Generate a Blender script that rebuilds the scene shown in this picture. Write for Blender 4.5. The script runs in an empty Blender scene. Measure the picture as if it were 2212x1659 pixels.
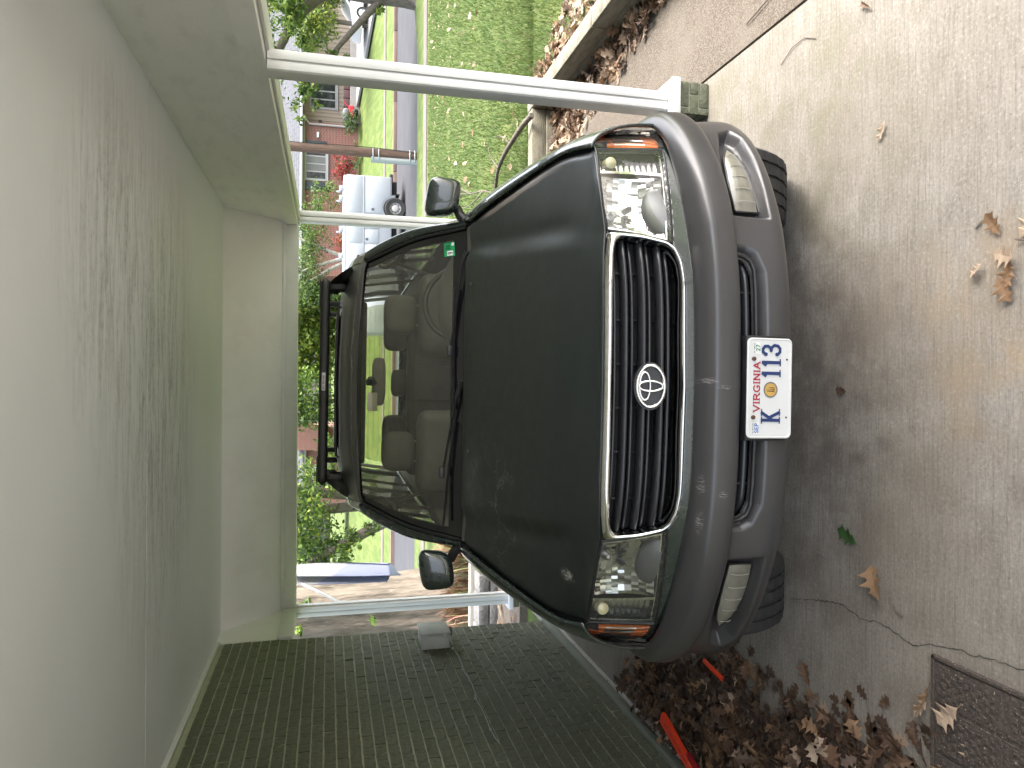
import bpy, bmesh, math, random
import numpy as np
from mathutils import Vector, Matrix, Euler

S = bpy.context.scene
R = math.radians

# ------------------------------------------------------------------ camera
cam_d = bpy.data.cameras.new('camera')
cam_d.sensor_fit = 'HORIZONTAL'
cam_d.sensor_width = 36.0
cam_d.lens = 36.0 * 1600.0 / 2212.0
cam_d.clip_start = 0.05
cam_d.clip_end = 600.0
cam = bpy.data.objects.new('camera', cam_d)
S.collection.objects.link(cam)
PITCH, ROLL = R(13.9), 0.006            # the phone was held upright: world up is picture left
F_ = Vector((0, math.cos(PITCH), -math.sin(PITCH)))
R0 = Vector((1, 0, 0)); U0 = R0.cross(F_)
Rv = math.cos(ROLL) * R0 + math.sin(ROLL) * U0
Uv = -math.sin(ROLL) * R0 + math.cos(ROLL) * U0
m = Matrix.Identity(4)
for i in range(3):
    m[i][0] = -Uv[i]; m[i][1] = Rv[i]; m[i][2] = -F_[i]
m[0][3], m[1][3], m[2][3] = 0.0, 0.0, 1.86
cam.matrix_world = m
S.camera = cam

# ------------------------------------------------------------------ world, sun, exposure
SUN_EL, SUN_ROT = R(50), R(100)
w = bpy.data.worlds.new('World'); S.world = w; w.use_nodes = True
nt = w.node_tree; nt.nodes.clear()
sky = nt.nodes.new('ShaderNodeTexSky'); sky.sky_type = 'NISHITA'; sky.sun_disc = False
sky.sun_elevation = SUN_EL; sky.sun_rotation = SUN_ROT
sky.air_density = 1.0; sky.dust_density = 6.0; sky.ozone_density = 1.0
hs = nt.nodes.new('ShaderNodeHueSaturation'); hs.inputs['Saturation'].default_value = 0.55
bg = nt.nodes.new('ShaderNodeBackground'); bg.inputs['Strength'].default_value = 0.15
wo = nt.nodes.new('ShaderNodeOutputWorld')
nt.links.new(sky.outputs[0], hs.inputs['Color']); nt.links.new(hs.outputs[0], bg.inputs['Color'])
nt.links.new(bg.outputs[0], wo.inputs['Surface'])

sun_d = bpy.data.lights.new('sun', 'SUN'); sun_d.energy = 0.6; sun_d.angle = R(18)
sun_d.color = (1.0, 0.98, 0.95)
sun = bpy.data.objects.new('sun', sun_d); S.collection.objects.link(sun)
sd = Vector((math.sin(SUN_ROT) * math.cos(SUN_EL), math.cos(SUN_ROT) * math.cos(SUN_EL), math.sin(SUN_EL)))
sun.rotation_euler = sd.to_track_quat('Z', 'Y').to_euler()

S.view_settings.view_transform = 'Standard'; S.view_settings.look = 'None'
S.view_settings.exposure = 2.75; S.view_settings.gamma = 1.0
S.view_settings.use_curve_mapping = False
S.render.engine = 'CYCLES'
cy = S.cycles
cy.use_denoising = True
try:
    cy.denoiser = 'OPENIMAGEDENOISE'; cy.denoising_input_passes = 'RGB_ALBEDO_NORMAL'; cy.denoising_prefilter = 'ACCURATE'
except Exception: pass
cy.max_bounces = 10; cy.diffuse_bounces = 6; cy.glossy_bounces = 5; cy.transparent_max_bounces = 12; cy.transmission_bounces = 6
cy.sample_clamp_indirect = 6.0; cy.caustics_reflective = False; cy.caustics_refractive = False

# ------------------------------------------------------------------ helpers
rng = random.Random(7)
NP = np.random.default_rng(7)

def tag(o, label=None, cat=None, group=None, kind=None):
    if label: o['label'] = label
    if cat: o['category'] = cat
    if group: o['group'] = group
    if kind: o['kind'] = kind
    return o

def link(o, parent=None):
    S.collection.objects.link(o)
    if parent is not None: o.parent = parent
    return o

def thing(name, label, cat, loc=(0, 0, 0), rot=(0, 0, 0), group=None):
    o = bpy.data.objects.new(name, None); o.empty_display_size = 0.1
    link(o); o.location = loc; o.rotation_euler = rot
    return tag(o, label, cat, group)

def sub_empty(name, parent, loc=(0, 0, 0)):
    o = bpy.data.objects.new(name, None); o.empty_display_size = .05; link(o, parent); o.location = loc; return o

def mk(name, v, f, mat, parent=None, smooth=False, sharp=None, midx=None, loc=None):
    me = bpy.data.meshes.new(name)
    me.from_pydata([tuple(map(float, p)) for p in v], [], [tuple(map(int, q)) for q in f])
    for mm in (mat if isinstance(mat, (list, tuple)) else [mat]): me.materials.append(mm)
    if midx is not None: me.polygons.foreach_set('material_index', np.asarray(midx, dtype=np.int32))
    if smooth or sharp is not None:
        me.polygons.foreach_set('use_smooth', np.ones(len(me.polygons), dtype=bool))
        if sharp is not None: me.set_sharp_from_angle(angle=R(sharp))
    me.update()
    o = bpy.data.objects.new(name, me); link(o, parent)
    if loc: o.location = loc
    return o

def bm_obj(name, bm, mat, parent=None, smooth=False, sharp=None, loc=None):
    me = bpy.data.meshes.new(name); bm.to_mesh(me); bm.free()
    for mm in (mat if isinstance(mat, (list, tuple)) else [mat]): me.materials.append(mm)
    if smooth or sharp is not None:
        me.polygons.foreach_set('use_smooth', np.ones(len(me.polygons), dtype=bool))
        if sharp is not None: me.set_sharp_from_angle(angle=R(sharp))
    me.update()
    o = bpy.data.objects.new(name, me); link(o, parent)
    if loc: o.location = loc
    return o

def bbox(bm, x0, x1, y0, y1, z0, z1, bev=0.0, seg=2):
    r = bmesh.ops.create_cube(bm, size=1.0)
    vs = r['verts']
    for v in vs:
        v.co = Vector(((x0 + x1) / 2 + v.co.x * (x1 - x0), (y0 + y1) / 2 + v.co.y * (y1 - y0), (z0 + z1) / 2 + v.co.z * (z1 - z0)))
    if bev > 0:
        es = list({e for v in vs for e in v.link_edges})
        bmesh.ops.bevel(bm, geom=es, offset=bev, segments=seg, affect='EDGES', profile=0.5)

def box(name, x0, x1, y0, y1, z0, z1, mat, parent=None, bev=0.0, seg=2):
    bm = bmesh.new(); bbox(bm, x0, x1, y0, y1, z0, z1, bev, seg)
    return bm_obj(name, bm, mat, parent, sharp=40 if bev else None)

def boxes(name, lst, mat, parent=None, bev=0.0):
    bm = bmesh.new()
    for b in lst: bbox(bm, *b, bev)
    return bm_obj(name, bm, mat, parent, sharp=40 if bev else None)

def tube_vf(pts, rad, n=10, cap=True, off=0):
    pts = [Vector(p) for p in pts]
    rads = rad if isinstance(rad, (list, tuple)) else [rad] * len(pts)
    V, Fc = [], []
    prev = None
    for i, p in enumerate(pts):
        t = (pts[min(i + 1, len(pts) - 1)] - pts[max(i - 1, 0)])
        t = t.normalized() if t.length > 1e-9 else Vector((0, 0, 1))
        if prev is None:
            a = t.orthogonal().normalized()
        else:
            a = (prev - t * prev.dot(t))
            a = a.normalized() if a.length > 1e-6 else t.orthogonal().normalized()
        prev = a
        b = t.cross(a)
        for k in range(n):
            an = 2 * math.pi * k / n
            V.append(p + (a * math.cos(an) + b * math.sin(an)) * rads[i])
    for i in range(len(pts) - 1):
        for k in range(n):
            k2 = (k + 1) % n
            Fc.append((off + i * n + k, off + i * n + k2, off + (i + 1) * n + k2, off + (i + 1) * n + k))
    if cap:
        Fc.append(tuple(off + k for k in range(n))[::-1]); Fc.append(tuple(off + (len(pts) - 1) * n + k for k in range(n)))
    return V, Fc

def tube(name, pts, rad, mat, parent=None, n=10, sharp=50):
    v, f = tube_vf(pts, rad, n)
    return mk(name, v, f, mat, parent, sharp=sharp)

def spline(pts, n):
    """Catmull-Rom through pts (k x d), n samples."""
    p = np.asarray(pts, float); k = len(p)
    if k == 2:
        t = np.linspace(0, 1, n)[:, None]; return p[0] * (1 - t) + p[1] * t
    d = np.concatenate([[0], np.cumsum(np.sqrt(((p[1:] - p[:-1]) ** 2).sum(1)) + 1e-9)]); d /= d[-1]
    u = np.linspace(0, 1, n); out = np.zeros((n, p.shape[1]))
    mm = np.zeros_like(p)
    for i in range(k):
        a, b = max(i - 1, 0), min(i + 1, k - 1)
        mm[i] = (p[b] - p[a]) / (d[b] - d[a])
    for j, x in enumerate(u):
        i = min(max(np.searchsorted(d, x) - 1, 0), k - 2); h = d[i + 1] - d[i]; t = (x - d[i]) / h
        out[j] = ((2*t**3-3*t**2+1)*p[i] + (t**3-2*t**2+t)*h*mm[i] + (-2*t**3+3*t**2)*p[i+1] + (t**3-t**2)*h*mm[i+1])
    return out

def patch(ctrl, nu, nv):
    """ctrl: rows of points -> smooth (nu x nv x 3)."""
    rows = np.array([spline(r, nv) for r in ctrl])
    return np.stack([spline(rows[:, j], nu) for j in range(nv)], 1)

def grid_vf(G, flip=False, off=0, closed_v=False):
    G = np.asarray(G); nu, nv = G.shape[:2]
    V = G.reshape(-1, 3); Fc = []
    for i in range(nu - 1):
        for j in range(nv if closed_v else nv - 1):
            a, b = i * nv + j, i * nv + (j + 1) % nv
            q = (off + a, off + b, off + b + nv, off + a + nv)
            Fc.append(q[::-1] if flip else q)
    return V, Fc

def grid(name, G, mat, parent=None, flip=False, sharp=None, solid=0.0, closed_v=False):
    v, f = grid_vf(G, flip, 0, closed_v)
    o = mk(name, v, f, mat, parent, smooth=True, sharp=sharp)
    if solid:
        md = o.modifiers.new('thickness', 'SOLIDIFY'); md.thickness = solid; md.offset = -1
    return o

def sdpoly(px, py, poly):
    """signed distance (negative inside) of points to a closed polygon, numpy."""
    poly = np.asarray(poly, float); n = len(poly)
    d = np.full(px.shape, 1e9); inside = np.zeros(px.shape, bool)
    for i in range(n):
        x0, y0 = poly[i]; x1, y1 = poly[(i + 1) % n]
        ex, ey = x1 - x0, y1 - y0
        t = np.clip(((px - x0) * ex + (py - y0) * ey) / (ex * ex + ey * ey + 1e-12), 0, 1)
        d = np.minimum(d, np.hypot(px - x0 - t * ex, py - y0 - t * ey))
        c = ((y0 > py) != (y1 > py)) & (px < (x1 - x0) * (py - y0) / (y1 - y0 + 1e-12) + x0)
        inside ^= c
    return np.where(inside, -d, d)

def sstep(a, b, x):
    t = np.clip((x - a) / (b - a), 0, 1); return t * t * (3 - 2 * t)

def lathe(prof, n=48, axis='x'):
    """prof: list of (r, a) -> grid revolved around axis."""
    an = np.linspace(0, 2 * math.pi, n, endpoint=False)
    G = np.zeros((len(prof), n, 3))
    for i, (r, a) in enumerate(prof):
        c, s_ = r * np.cos(an), r * np.sin(an)
        if axis == 'x': G[i] = np.stack([np.full(n, a), c, s_], 1)
        elif axis == 'y': G[i] = np.stack([c, np.full(n, a), s_], 1)
        else: G[i] = np.stack([c, s_, np.full(n, a)], 1)
    return G

def poly_prism(name, pts, d0, d1, mat, parent=None, plane='xz', bev=0.0, flip=False):
    """extrude a 2-D outline along the third axis from d0 to d1."""
    bm = bmesh.new()
    def P(p, d):
        return {'xz': (p[0], d, p[1]), 'yz': (d, p[0], p[1]), 'xy': (p[0], p[1], d)}[plane]
    a = [bm.verts.new(P(p, d0)) for p in pts]; b = [bm.verts.new(P(p, d1)) for p in pts]
    n = len(pts)
    bm.faces.new(a); bm.faces.new(b[::-1])
    for i in range(n): bm.faces.new((a[(i + 1) % n], a[i], b[i], b[(i + 1) % n]))
    bmesh.ops.recalc_face_normals(bm, faces=bm.faces)
    if bev: bmesh.ops.bevel(bm, geom=list(bm.edges), offset=bev, segments=2, affect='EDGES')
    return bm_obj(name, bm, mat, parent, sharp=35 if bev else None)

def copy_tree(o, parent=None):
    c = o.copy(); S.collection.objects.link(c); c.parent = parent
    for ch in list(o.children): copy_tree(ch, c)
    return c

# ------------------------------------------------------------------ materials
MATS = {}
def mat(name, col=(0.5, 0.5, 0.5), rough=0.6, metal=0.0, var=None, bump=None, coat=0.0, coat_rough=0.1, spec=0.5,
        scale=(1, 1, 1), trans=0.0, emit=None, var2=None, sss=0.0, alpha=None):
    """var: (noise scale, colour2, lo, hi[, detail]) mixes towards colour2; bump: (scale, strength, distance)."""
    if name in MATS: return MATS[name]
    M = bpy.data.materials.new(name); M.use_nodes = True; n = M.node_tree.nodes; l = M.node_tree.links
    b = n['Principled BSDF']
    b.inputs['Base Color'].default_value = (*col, 1); b.inputs['Roughness'].default_value = rough
    b.inputs['Metallic'].default_value = metal; b.inputs['Specular IOR Level'].default_value = spec
    b.inputs['Coat Weight'].default_value = coat; b.inputs['Coat Roughness'].default_value = coat_rough
    if trans: b.inputs['Transmission Weight'].default_value = trans
    if emit: b.inputs['Emission Color'].default_value = (*emit[0], 1); b.inputs['Emission Strength'].default_value = emit[1]
    co = None
    def coords():
        nonlocal co
        if co is None:
            tc = n.new('ShaderNodeTexCoord'); mp = n.new('ShaderNodeMapping'); mp.inputs['Scale'].default_value = scale
            l.new(tc.outputs['Object'], mp.inputs['Vector']); co = mp.outputs[0]
        return co
    cur = None
    for vv in (var, var2):
        if not vv: continue
        nz = n.new('ShaderNodeTexNoise'); nz.inputs['Scale'].default_value = vv[0]
        nz.inputs['Detail'].default_value = vv[4] if len(vv) > 4 else 5; nz.inputs['Roughness'].default_value = 0.6
        l.new(coords(), nz.inputs['Vector'])
        rm = n.new('ShaderNodeMapRange'); rm.inputs[1].default_value = vv[2]; rm.inputs[2].default_value = vv[3]
        l.new(nz.outputs['Fac'], rm.inputs[0])
        mx = n.new('ShaderNodeMix'); mx.data_type = 'RGBA'
        l.new(rm.outputs[0], mx.inputs[0])
        if cur is None: mx.inputs[6].default_value = (*col, 1)
        else: l.new(cur, mx.inputs[6])
        mx.inputs[7].default_value = (*vv[1], 1); cur = mx.outputs[2]
    if cur is not None: l.new(cur, b.inputs['Base Color'])
    if bump:
        nz = n.new('ShaderNodeTexNoise'); nz.inputs['Scale'].default_value = bump[0]; nz.inputs['Detail'].default_value = 6
        l.new(coords(), nz.inputs['Vector'])
        bp = n.new('ShaderNodeBump'); bp.inputs['Strength'].default_value = bump[1]; bp.inputs['Distance'].default_value = bump[2]
        l.new(nz.outputs['Fac'], bp.inputs['Height']); l.new(bp.outputs[0], b.inputs['Normal'])
    MATS[name] = M
    return M

class NT:
    """short hand for building a node material by hand."""
    def __init__(s, name):
        s.M = bpy.data.materials.new(name); s.M.use_nodes = True; s.n = s.M.node_tree.nodes; s.l = s.M.node_tree.links
        s.b = s.n['Principled BSDF']; MATS[name] = s.M
        tc = s.n.new('ShaderNodeTexCoord'); s.obj = tc.outputs['Object']
    def map(s, scale=(1, 1, 1), loc=(0, 0, 0)):
        mp = s.n.new('ShaderNodeMapping'); mp.inputs['Scale'].default_value = scale; mp.inputs['Location'].default_value = loc
        s.l.new(s.obj, mp.inputs['Vector']); return mp.outputs[0]
    def noise(s, scale, detail=5, rough=0.6, vec=None, dist=0.0):
        z = s.n.new('ShaderNodeTexNoise'); z.inputs['Scale'].default_value = scale; z.inputs['Detail'].default_value = detail
        z.inputs['Roughness'].default_value = rough; z.inputs['Distortion'].default_value = dist
        s.l.new(vec if vec is not None else s.obj, z.inputs['Vector']); return z.outputs['Fac']
    def vor(s, scale, vec=None, feature='F1', out='Distance'):
        z = s.n.new('ShaderNodeTexVoronoi'); z.feature = feature; z.inputs['Scale'].default_value = scale
        s.l.new(vec if vec is not None else s.obj, z.inputs['Vector']); return z.outputs[out]
    def rng(s, fac, lo, hi, a=0.0, b=1.0):
        z = s.n.new('ShaderNodeMapRange'); z.inputs[1].default_value = lo; z.inputs[2].default_value = hi
        z.inputs[3].default_value = a; z.inputs[4].default_value = b; s.l.new(fac, z.inputs[0]); return z.outputs[0]
    def math(s, op, a, b=None):
        z = s.n.new('ShaderNodeMath'); z.operation = op
        for i, q in enumerate((a, b)):
            if q is None: continue
            if isinstance(q, (int, float)): z.inputs[i].default_value = q
            else: s.l.new(q, z.inputs[i])
        return z.outputs[0]
    def mix(s, fac, a, b):
        z = s.n.new('ShaderNodeMix'); z.data_type = 'RGBA'
        if isinstance(fac, (int, float)): z.inputs[0].default_value = fac
        else: s.l.new(fac, z.inputs[0])
        for i, q in ((6, a), (7, b)):
            if isinstance(q, tuple): z.inputs[i].default_value = (*q, 1)
            else: s.l.new(q, z.inputs[i])
        return z.outputs[2]
    def ball(s, c, r, soft):
        """1 inside an ellipsoid blob around c with radii r, fading over soft."""
        mp = s.map(tuple(1 / q for q in r), tuple(-c[i] / r[i] for i in range(3)))
        z = s.n.new('ShaderNodeVectorMath'); z.operation = 'LENGTH'; s.l.new(mp, z.inputs[0])
        return s.rng(z.outputs['Value'], 1 + soft, 1 - soft)
    def bump(s, h, strength=0.3, dist=0.01, prev=None):
        z = s.n.new('ShaderNodeBump'); z.inputs['Strength'].default_value = strength; z.inputs['Distance'].default_value = dist
        s.l.new(h, z.inputs['Height'])
        if prev is not None: s.l.new(prev, z.inputs['Normal'])
        return z.outputs[0]
    def set(s, **k):
        for key, v in k.items():
            i = s.b.inputs[{'col': 'Base Color', 'rough': 'Roughness', 'metal': 'Metallic', 'normal': 'Normal', 'coat': 'Coat Weight', 'coat_rough': 'Coat Roughness', 'spec': 'Specular IOR Level', 'coat_normal': 'Coat Normal'}[key]]
            if isinstance(v, tuple): i.default_value = (*v, 1)
            elif isinstance(v, (int, float)): i.default_value = v
            else: s.l.new(v, i)
        return s.M

def glass_mat(name, tint=(0.9, 0.93, 0.9), rough=0.0, ior=1.45, dirt=0.0, refl=1.0):
    """thin clear sheet: see-through with Fresnel reflections."""
    M = bpy.data.materials.new(name); M.use_nodes = True; n = M.node_tree.nodes; l = M.node_tree.links
    n.remove(n['Principled BSDF']); out = n['Material Output']
    tr = n.new('ShaderNodeBsdfTransparent'); tr.inputs['Color'].default_value = (*tint, 1)
    gl = n.new('ShaderNodeBsdfGlossy'); gl.inputs['Roughness'].default_value = rough; gl.inputs['Color'].default_value = (refl, refl, refl, 1)
    lw = n.new('ShaderNodeLayerWeight'); lw.inputs['Blend'].default_value = .5
    pw = n.new('ShaderNodeMath'); pw.operation = 'POWER'; pw.inputs[1].default_value = 5.0; l.new(lw.outputs['Facing'], pw.inputs[0])
    f0 = ((ior - 1) / (ior + 1)) ** 2 * 1.6
    fr = n.new('ShaderNodeMapRange'); fr.inputs[3].default_value = f0; fr.inputs[4].default_value = .9; l.new(pw.outputs[0], fr.inputs[0])
    mx = n.new('ShaderNodeMixShader'); l.new(fr.outputs[0], mx.inputs[0]); l.new(tr.outputs[0], mx.inputs[1]); l.new(gl.outputs[0], mx.inputs[2])
    last = mx.outputs[0]
    if dirt:
        df = n.new('ShaderNodeBsdfDiffuse'); df.inputs['Color'].default_value = (0.6, 0.58, 0.52, 1)
        m2 = n.new('ShaderNodeMixShader'); m2.inputs[0].default_value = dirt; l.new(last, m2.inputs[1]); l.new(df.outputs[0], m2.inputs[2]); last = m2.outputs[0]
    l.new(last, out.inputs['Surface']); MATS[name] = M
    return M
# ================================================================== materials of the setting
def floor_material():
    t = NT('brushed_concrete')
    st = t.map((5.0, 105.0, 1.0)); brush = t.noise(1.0, 5, 0.75, st)
    st2 = t.map((1.2, 60.0, 1.0)); brush2 = t.noise(1.0, 3, 0.6, st2)
    big = t.noise(1.3, 6, 0.62); mid = t.noise(5.0, 6, 0.65); fine = t.noise(85, 4, 0.75)
    c = t.mix(t.rng(big, .35, .68), (0.262, 0.244, 0.214), (0.212, 0.192, 0.163))
    c = t.mix(t.rng(mid, .42, .72), c, (0.175, 0.155, 0.132))
    c = t.mix(t.math('MULTIPLY', t.rng(brush, .46, .68), .62), c, (0.10, 0.089, 0.077))
    c = t.mix(t.math('MULTIPLY', t.rng(brush2, .52, .78), .25), c, (0.14, 0.125, 0.105))
    c = t.mix(t.math('MULTIPLY', t.rng(fine, .54, .70), .62), c, (0.085, 0.076, 0.066))
    c = t.mix(t.math('MULTIPLY', t.rng(fine, .46, .32), .45), c, (0.40, 0.38, 0.35))
    # old oil and water stains with their own ragged shapes
    rag = t.math('ADD', t.math('MULTIPLY', mid, .9), t.math('MULTIPLY', t.noise(16, 5, .7), .35))
    for (cx, cy, rx, ry, k, col) in ((-.10, 2.42, .50, .24, .65, (0.075, 0.063, 0.05)), (.30, 2.52, .5, .28, .65, (0.08, 0.068, 0.054)),
                                     (-.62, 2.45, .26, .3, .5, (0.12, 0.10, 0.08)), (-.05, 2.12, .30, .14, .45, (0.11, 0.095, 0.075)),
                                     (-.95, 2.25, .22, .36, .4, (0.13, 0.112, 0.09)), (-.35, 1.85, .16, .2, .3, (0.14, 0.12, 0.10)), (.1, 2.75, .95, .30, .6, (0.09, 0.078, 0.062))):
        f = t.math('MULTIPLY', t.ball((cx, cy, 0), (rx, ry, 5), .4), t.rng(rag, .45, .80))
        c = t.mix(t.math('MULTIPLY', f, k * .75), c, col)
    for (cx, cy, r, k) in ((-.04, 2.27, .03, .4), (.06, 2.31, .02, .35), (-.20, 2.18, .022, .3), (.33, 2.12, .022, .22), (-.26, 2.30, .02, .35), (-.14, 2.06, .015, .3)):
        f = t.math('MULTIPLY', t.ball((cx, cy, 0), (r, r * 1.5, 5), .7), t.rng(rag, .35, .75))
        c = t.mix(t.math('MULTIPLY', f, k * 1.5), c, (0.06, 0.05, 0.042))
    for (cx, cy, rx, ry, k) in ((-.45, 2.15, .5, .35, .5), (.15, 2.25, .6, .25, .45), (.75, 2.35, .35, .3, .3), (-.3, 1.7, .45, .25, .3), (.1, 1.95, .5, .2, .3)):
        f = t.math('MULTIPLY', t.ball((cx, cy, 0), (rx, ry, 5), .8), t.rng(big, .40, .66))
        c = t.mix(t.math('MULTIPLY', f, k), c, (0.15, 0.125, 0.095))
    # rusty / ochre water marks
    for (cx, cy, r, k) in ((.05, 1.78, .20, .30), (.32, 1.92, .12, .35), (.40, 1.72, .10, .3), (.02, 1.62, .10, .35)):
        f = t.math('MULTIPLY', t.ball((cx, cy, 0), (r, r * .8, 5), .6), t.rng(mid, .35, .7))
        c = t.mix(t.math('MULTIPLY', f, k), c, (0.42, 0.30, 0.16))
    for (cx, cy, r, k) in ((1.1, 2.45, .45, .35), (1.35, 3.2, .3, .4)):
        f = t.math('MULTIPLY', t.ball((cx, cy, 0), (r, r, 5), .7), t.rng(mid, .4, .7))
        c = t.mix(t.math('MULTIPLY', f, k), c, (0.15, 0.16, 0.085))
    n1 = t.bump(brush, .35, .004); n2 = t.bump(fine, .25, .003, n1)
    return t.set(col=c, rough=t.rng(rag, .2, .9, .9, .72), normal=n2, spec=.12)
M_floor = floor_material()

def agg_material():
    t = NT('exposed_aggregate')
    v = t.vor(210); v2 = t.vor(330); big = t.noise(2.0, 5)
    cell = t.vor(210, out='Color')
    z = t.n.new('ShaderNodeSeparateColor'); t.l.new(cell, z.inputs[0])
    c = t.mix(t.rng(z.outputs[0], 0, 1), (0.085, 0.074, 0.061), (0.190, 0.166, 0.137))
    c = t.mix(t.rng(z.outputs[1], .72, .9), c, (0.10, 0.078, 0.06))
    c = t.mix(t.rng(big, .5, .75), c, (0.17, 0.15, 0.125))
    return t.set(col=c, rough=.9, spec=.1, normal=t.bump(t.math('ADD', v, t.math('MULTIPLY', v2, .5)), .5, .004))
M_agg = agg_material()

def ceiling_material():
    t = NT('stained_plaster')
    st = t.map((1.7, 13.0, 1.0)); strk = t.noise(1.0, 7, .68, st, 1.2)
    st2 = t.map((6.0, 70.0, 1.0)); fine = t.noise(1.0, 5, .7, st2, .6)
    big = t.noise(.9, 5, .6); speck = t.noise(30, 6, .7)
    c = t.mix(t.rng(big, .3, .75), (0.80, 0.825, 0.85), (0.745, 0.768, 0.785))
    # mildew band, ragged, streaked along the joint
    band = t.math('MAXIMUM', t.ball((-.10, 4.25, 2.7), (1.0, .75, 3), .5), t.ball((.45, 3.45, 2.7), (.6, .55, 3), .6))
    f = t.math('MULTIPLY', band, t.rng(t.math('ADD', t.math('MULTIPLY', strk, .7), t.math('MULTIPLY', fine, .45)), .52, .70))
    c = t.mix(t.math('MULTIPLY', f, .55), c, (0.25, 0.245, 0.235))
    f2 = t.math('MULTIPLY', t.math('MULTIPLY', band, t.rng(speck, .48, .75)), t.rng(strk, .4, .65))
    c = t.mix(t.math('MULTIPLY', f2, .8), c, (0.17, 0.16, 0.145))
    f3 = t.math('MULTIPLY', t.rng(strk, .52, .8), t.rng(fine, .4, .75))
    f3 = t.math('MULTIPLY', f3, t.rng(t.noise(.7, 3), .40, .62))
    c = t.mix(t.math('MULTIPLY', f3, .28), c, (0.52, 0.51, 0.475))
    return t.set(col=c, rough=.85, normal=t.bump(fine, .3, .004, t.bump(t.noise(45, 4, .6), .15, .004)))
M_ceil = ceiling_material()
M_stucco = mat('rough_plaster', (0.83, 0.825, 0.82), .85, var=(3.0, (0.77, 0.762, 0.75), .45, .75), bump=(38, .35, .008))
M_panel = mat('painted_header_board', (0.84, 0.84, 0.845), .7, var=(4.0, (0.72, 0.72, 0.715), .5, .8), var2=(22, (0.28, 0.27, 0.25), .66, .8), bump=(14, .12, .01), scale=(1, 1, 3))
M_trim = mat('white_trim_paint', (0.68, 0.69, 0.685), .45, var=(6.0, (0.59, 0.60, 0.59), .5, .8), bump=(60, .06, .003), scale=(1, 1, .35))
M_gap = mat('dark_gap', (0.012, 0.012, 0.011), .9)

def brick_material():
    t = NT('painted_brick')
    a = t.noise(34, 6, .72); b = t.noise(140, 4, .7); big = t.noise(1.6, 4)
    oi = t.n.new('ShaderNodeObjectInfo')
    c = t.mix(t.rng(big, .3, .7), (0.165, 0.178, 0.108), (0.145, 0.156, 0.098))
    c = t.mix(t.math('MULTIPLY', oi.outputs['Random'], .45), c, (0.085, 0.094, 0.055))
    c = t.mix(t.math('MULTIPLY', t.rng(b, .55, .8), .5), c, (0.23, 0.23, 0.19))
    c = t.mix(t.math('MULTIPLY', t.rng(a, .52, .40), .55), c, (0.055, 0.058, 0.042))
    return t.set(col=c, rough=.55, normal=t.bump(b, .8, .006, t.bump(a, 1.0, .02)))
M_brick = brick_material()
M_mortar = mat('painted_mortar', (0.40, 0.42, 0.30), .6, var=(9, (0.31, 0.325, 0.23), .45, .75), bump=(90, .2, .004))  # same wall paint set lighter, standing in for light caught on the joints
M_ledge = mat('painted_footing', (0.15, 0.165, 0.125), .75, var=(5, (0.20, 0.205, 0.165), .45, .75), var2=(40, (0.10, 0.105, 0.08), .6, .8), bump=(50, .3, .004))
M_bare = mat('bare_cement', (0.42, 0.40, 0.36), .9, var=(30, (0.14, 0.13, 0.11), .55, .75), bump=(60, .4, .006))
M_timber = mat('weathered_timber', (0.20, 0.185, 0.135), .85, var=(6, (0.10, 0.088, 0.062), .42, .72), var2=(30, (0.29, 0.275, 0.22), .55, .8), bump=(20, .6, .01), scale=(1.2, 1.2, 6))

# ================================================================== the ground
def ter_z(x, y):
    lawn = np.interp(y, [6, 9, 13, 17, 20.5, 21.6, 23.9, 24.3, 31.7, 32.1, 35, 36.6, 45, 70, 260], [.17, .12, -.16, -.50, -.80, -.81, -.84, -.94, -.94, -.78, -.70, -.68, .25, .5, 1.0])
    left = np.interp(y, [6, 8.6, 9.0, 11, 14, 20.5, 21.6, 23.9, 24.3, 31.7, 32.1, 35, 36.6, 45, 70, 260], [-.12, -.10, .05, 0, -.35, -.80, -.81, -.84, -.94, -.94, -.78, -.70, -.68, .25, .5, 1.0])
    k = sstep(.2, .9, x); z = left * (1 - k) + lawn * k
    near = y < 6.02
    zn = np.where(x > 2.42, np.interp(y, [-60, -2, 0, 6], [-.1, -.1, .16, .17]), -.15)
    return np.where(near, zn, z)
xs = np.unique(np.concatenate([np.linspace(-200, -30, 12), np.linspace(-30, -4, 14), np.linspace(-4, 12, 65), np.linspace(12, 40, 24), np.linspace(40, 200, 12), [2.42, 2.425]]))
ys = np.unique(np.concatenate([np.linspace(-80, -2, 14), np.linspace(-2, 14, 65), np.linspace(14, 50, 60), np.linspace(50, 260, 16), [6.015, 6.02, 24.1, 24.3, 31.7, 32.1]]))
XX, YY = np.meshgrid(xs, ys, indexing='ij')
ZZ = ter_z(XX, YY)
mound = np.exp(-(((XX - 12.3) / 1.2) ** 2 + ((YY - 23.6) / .6) ** 2)) * .12 * (YY < 24.1)
ZZ = ZZ + mound
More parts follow.
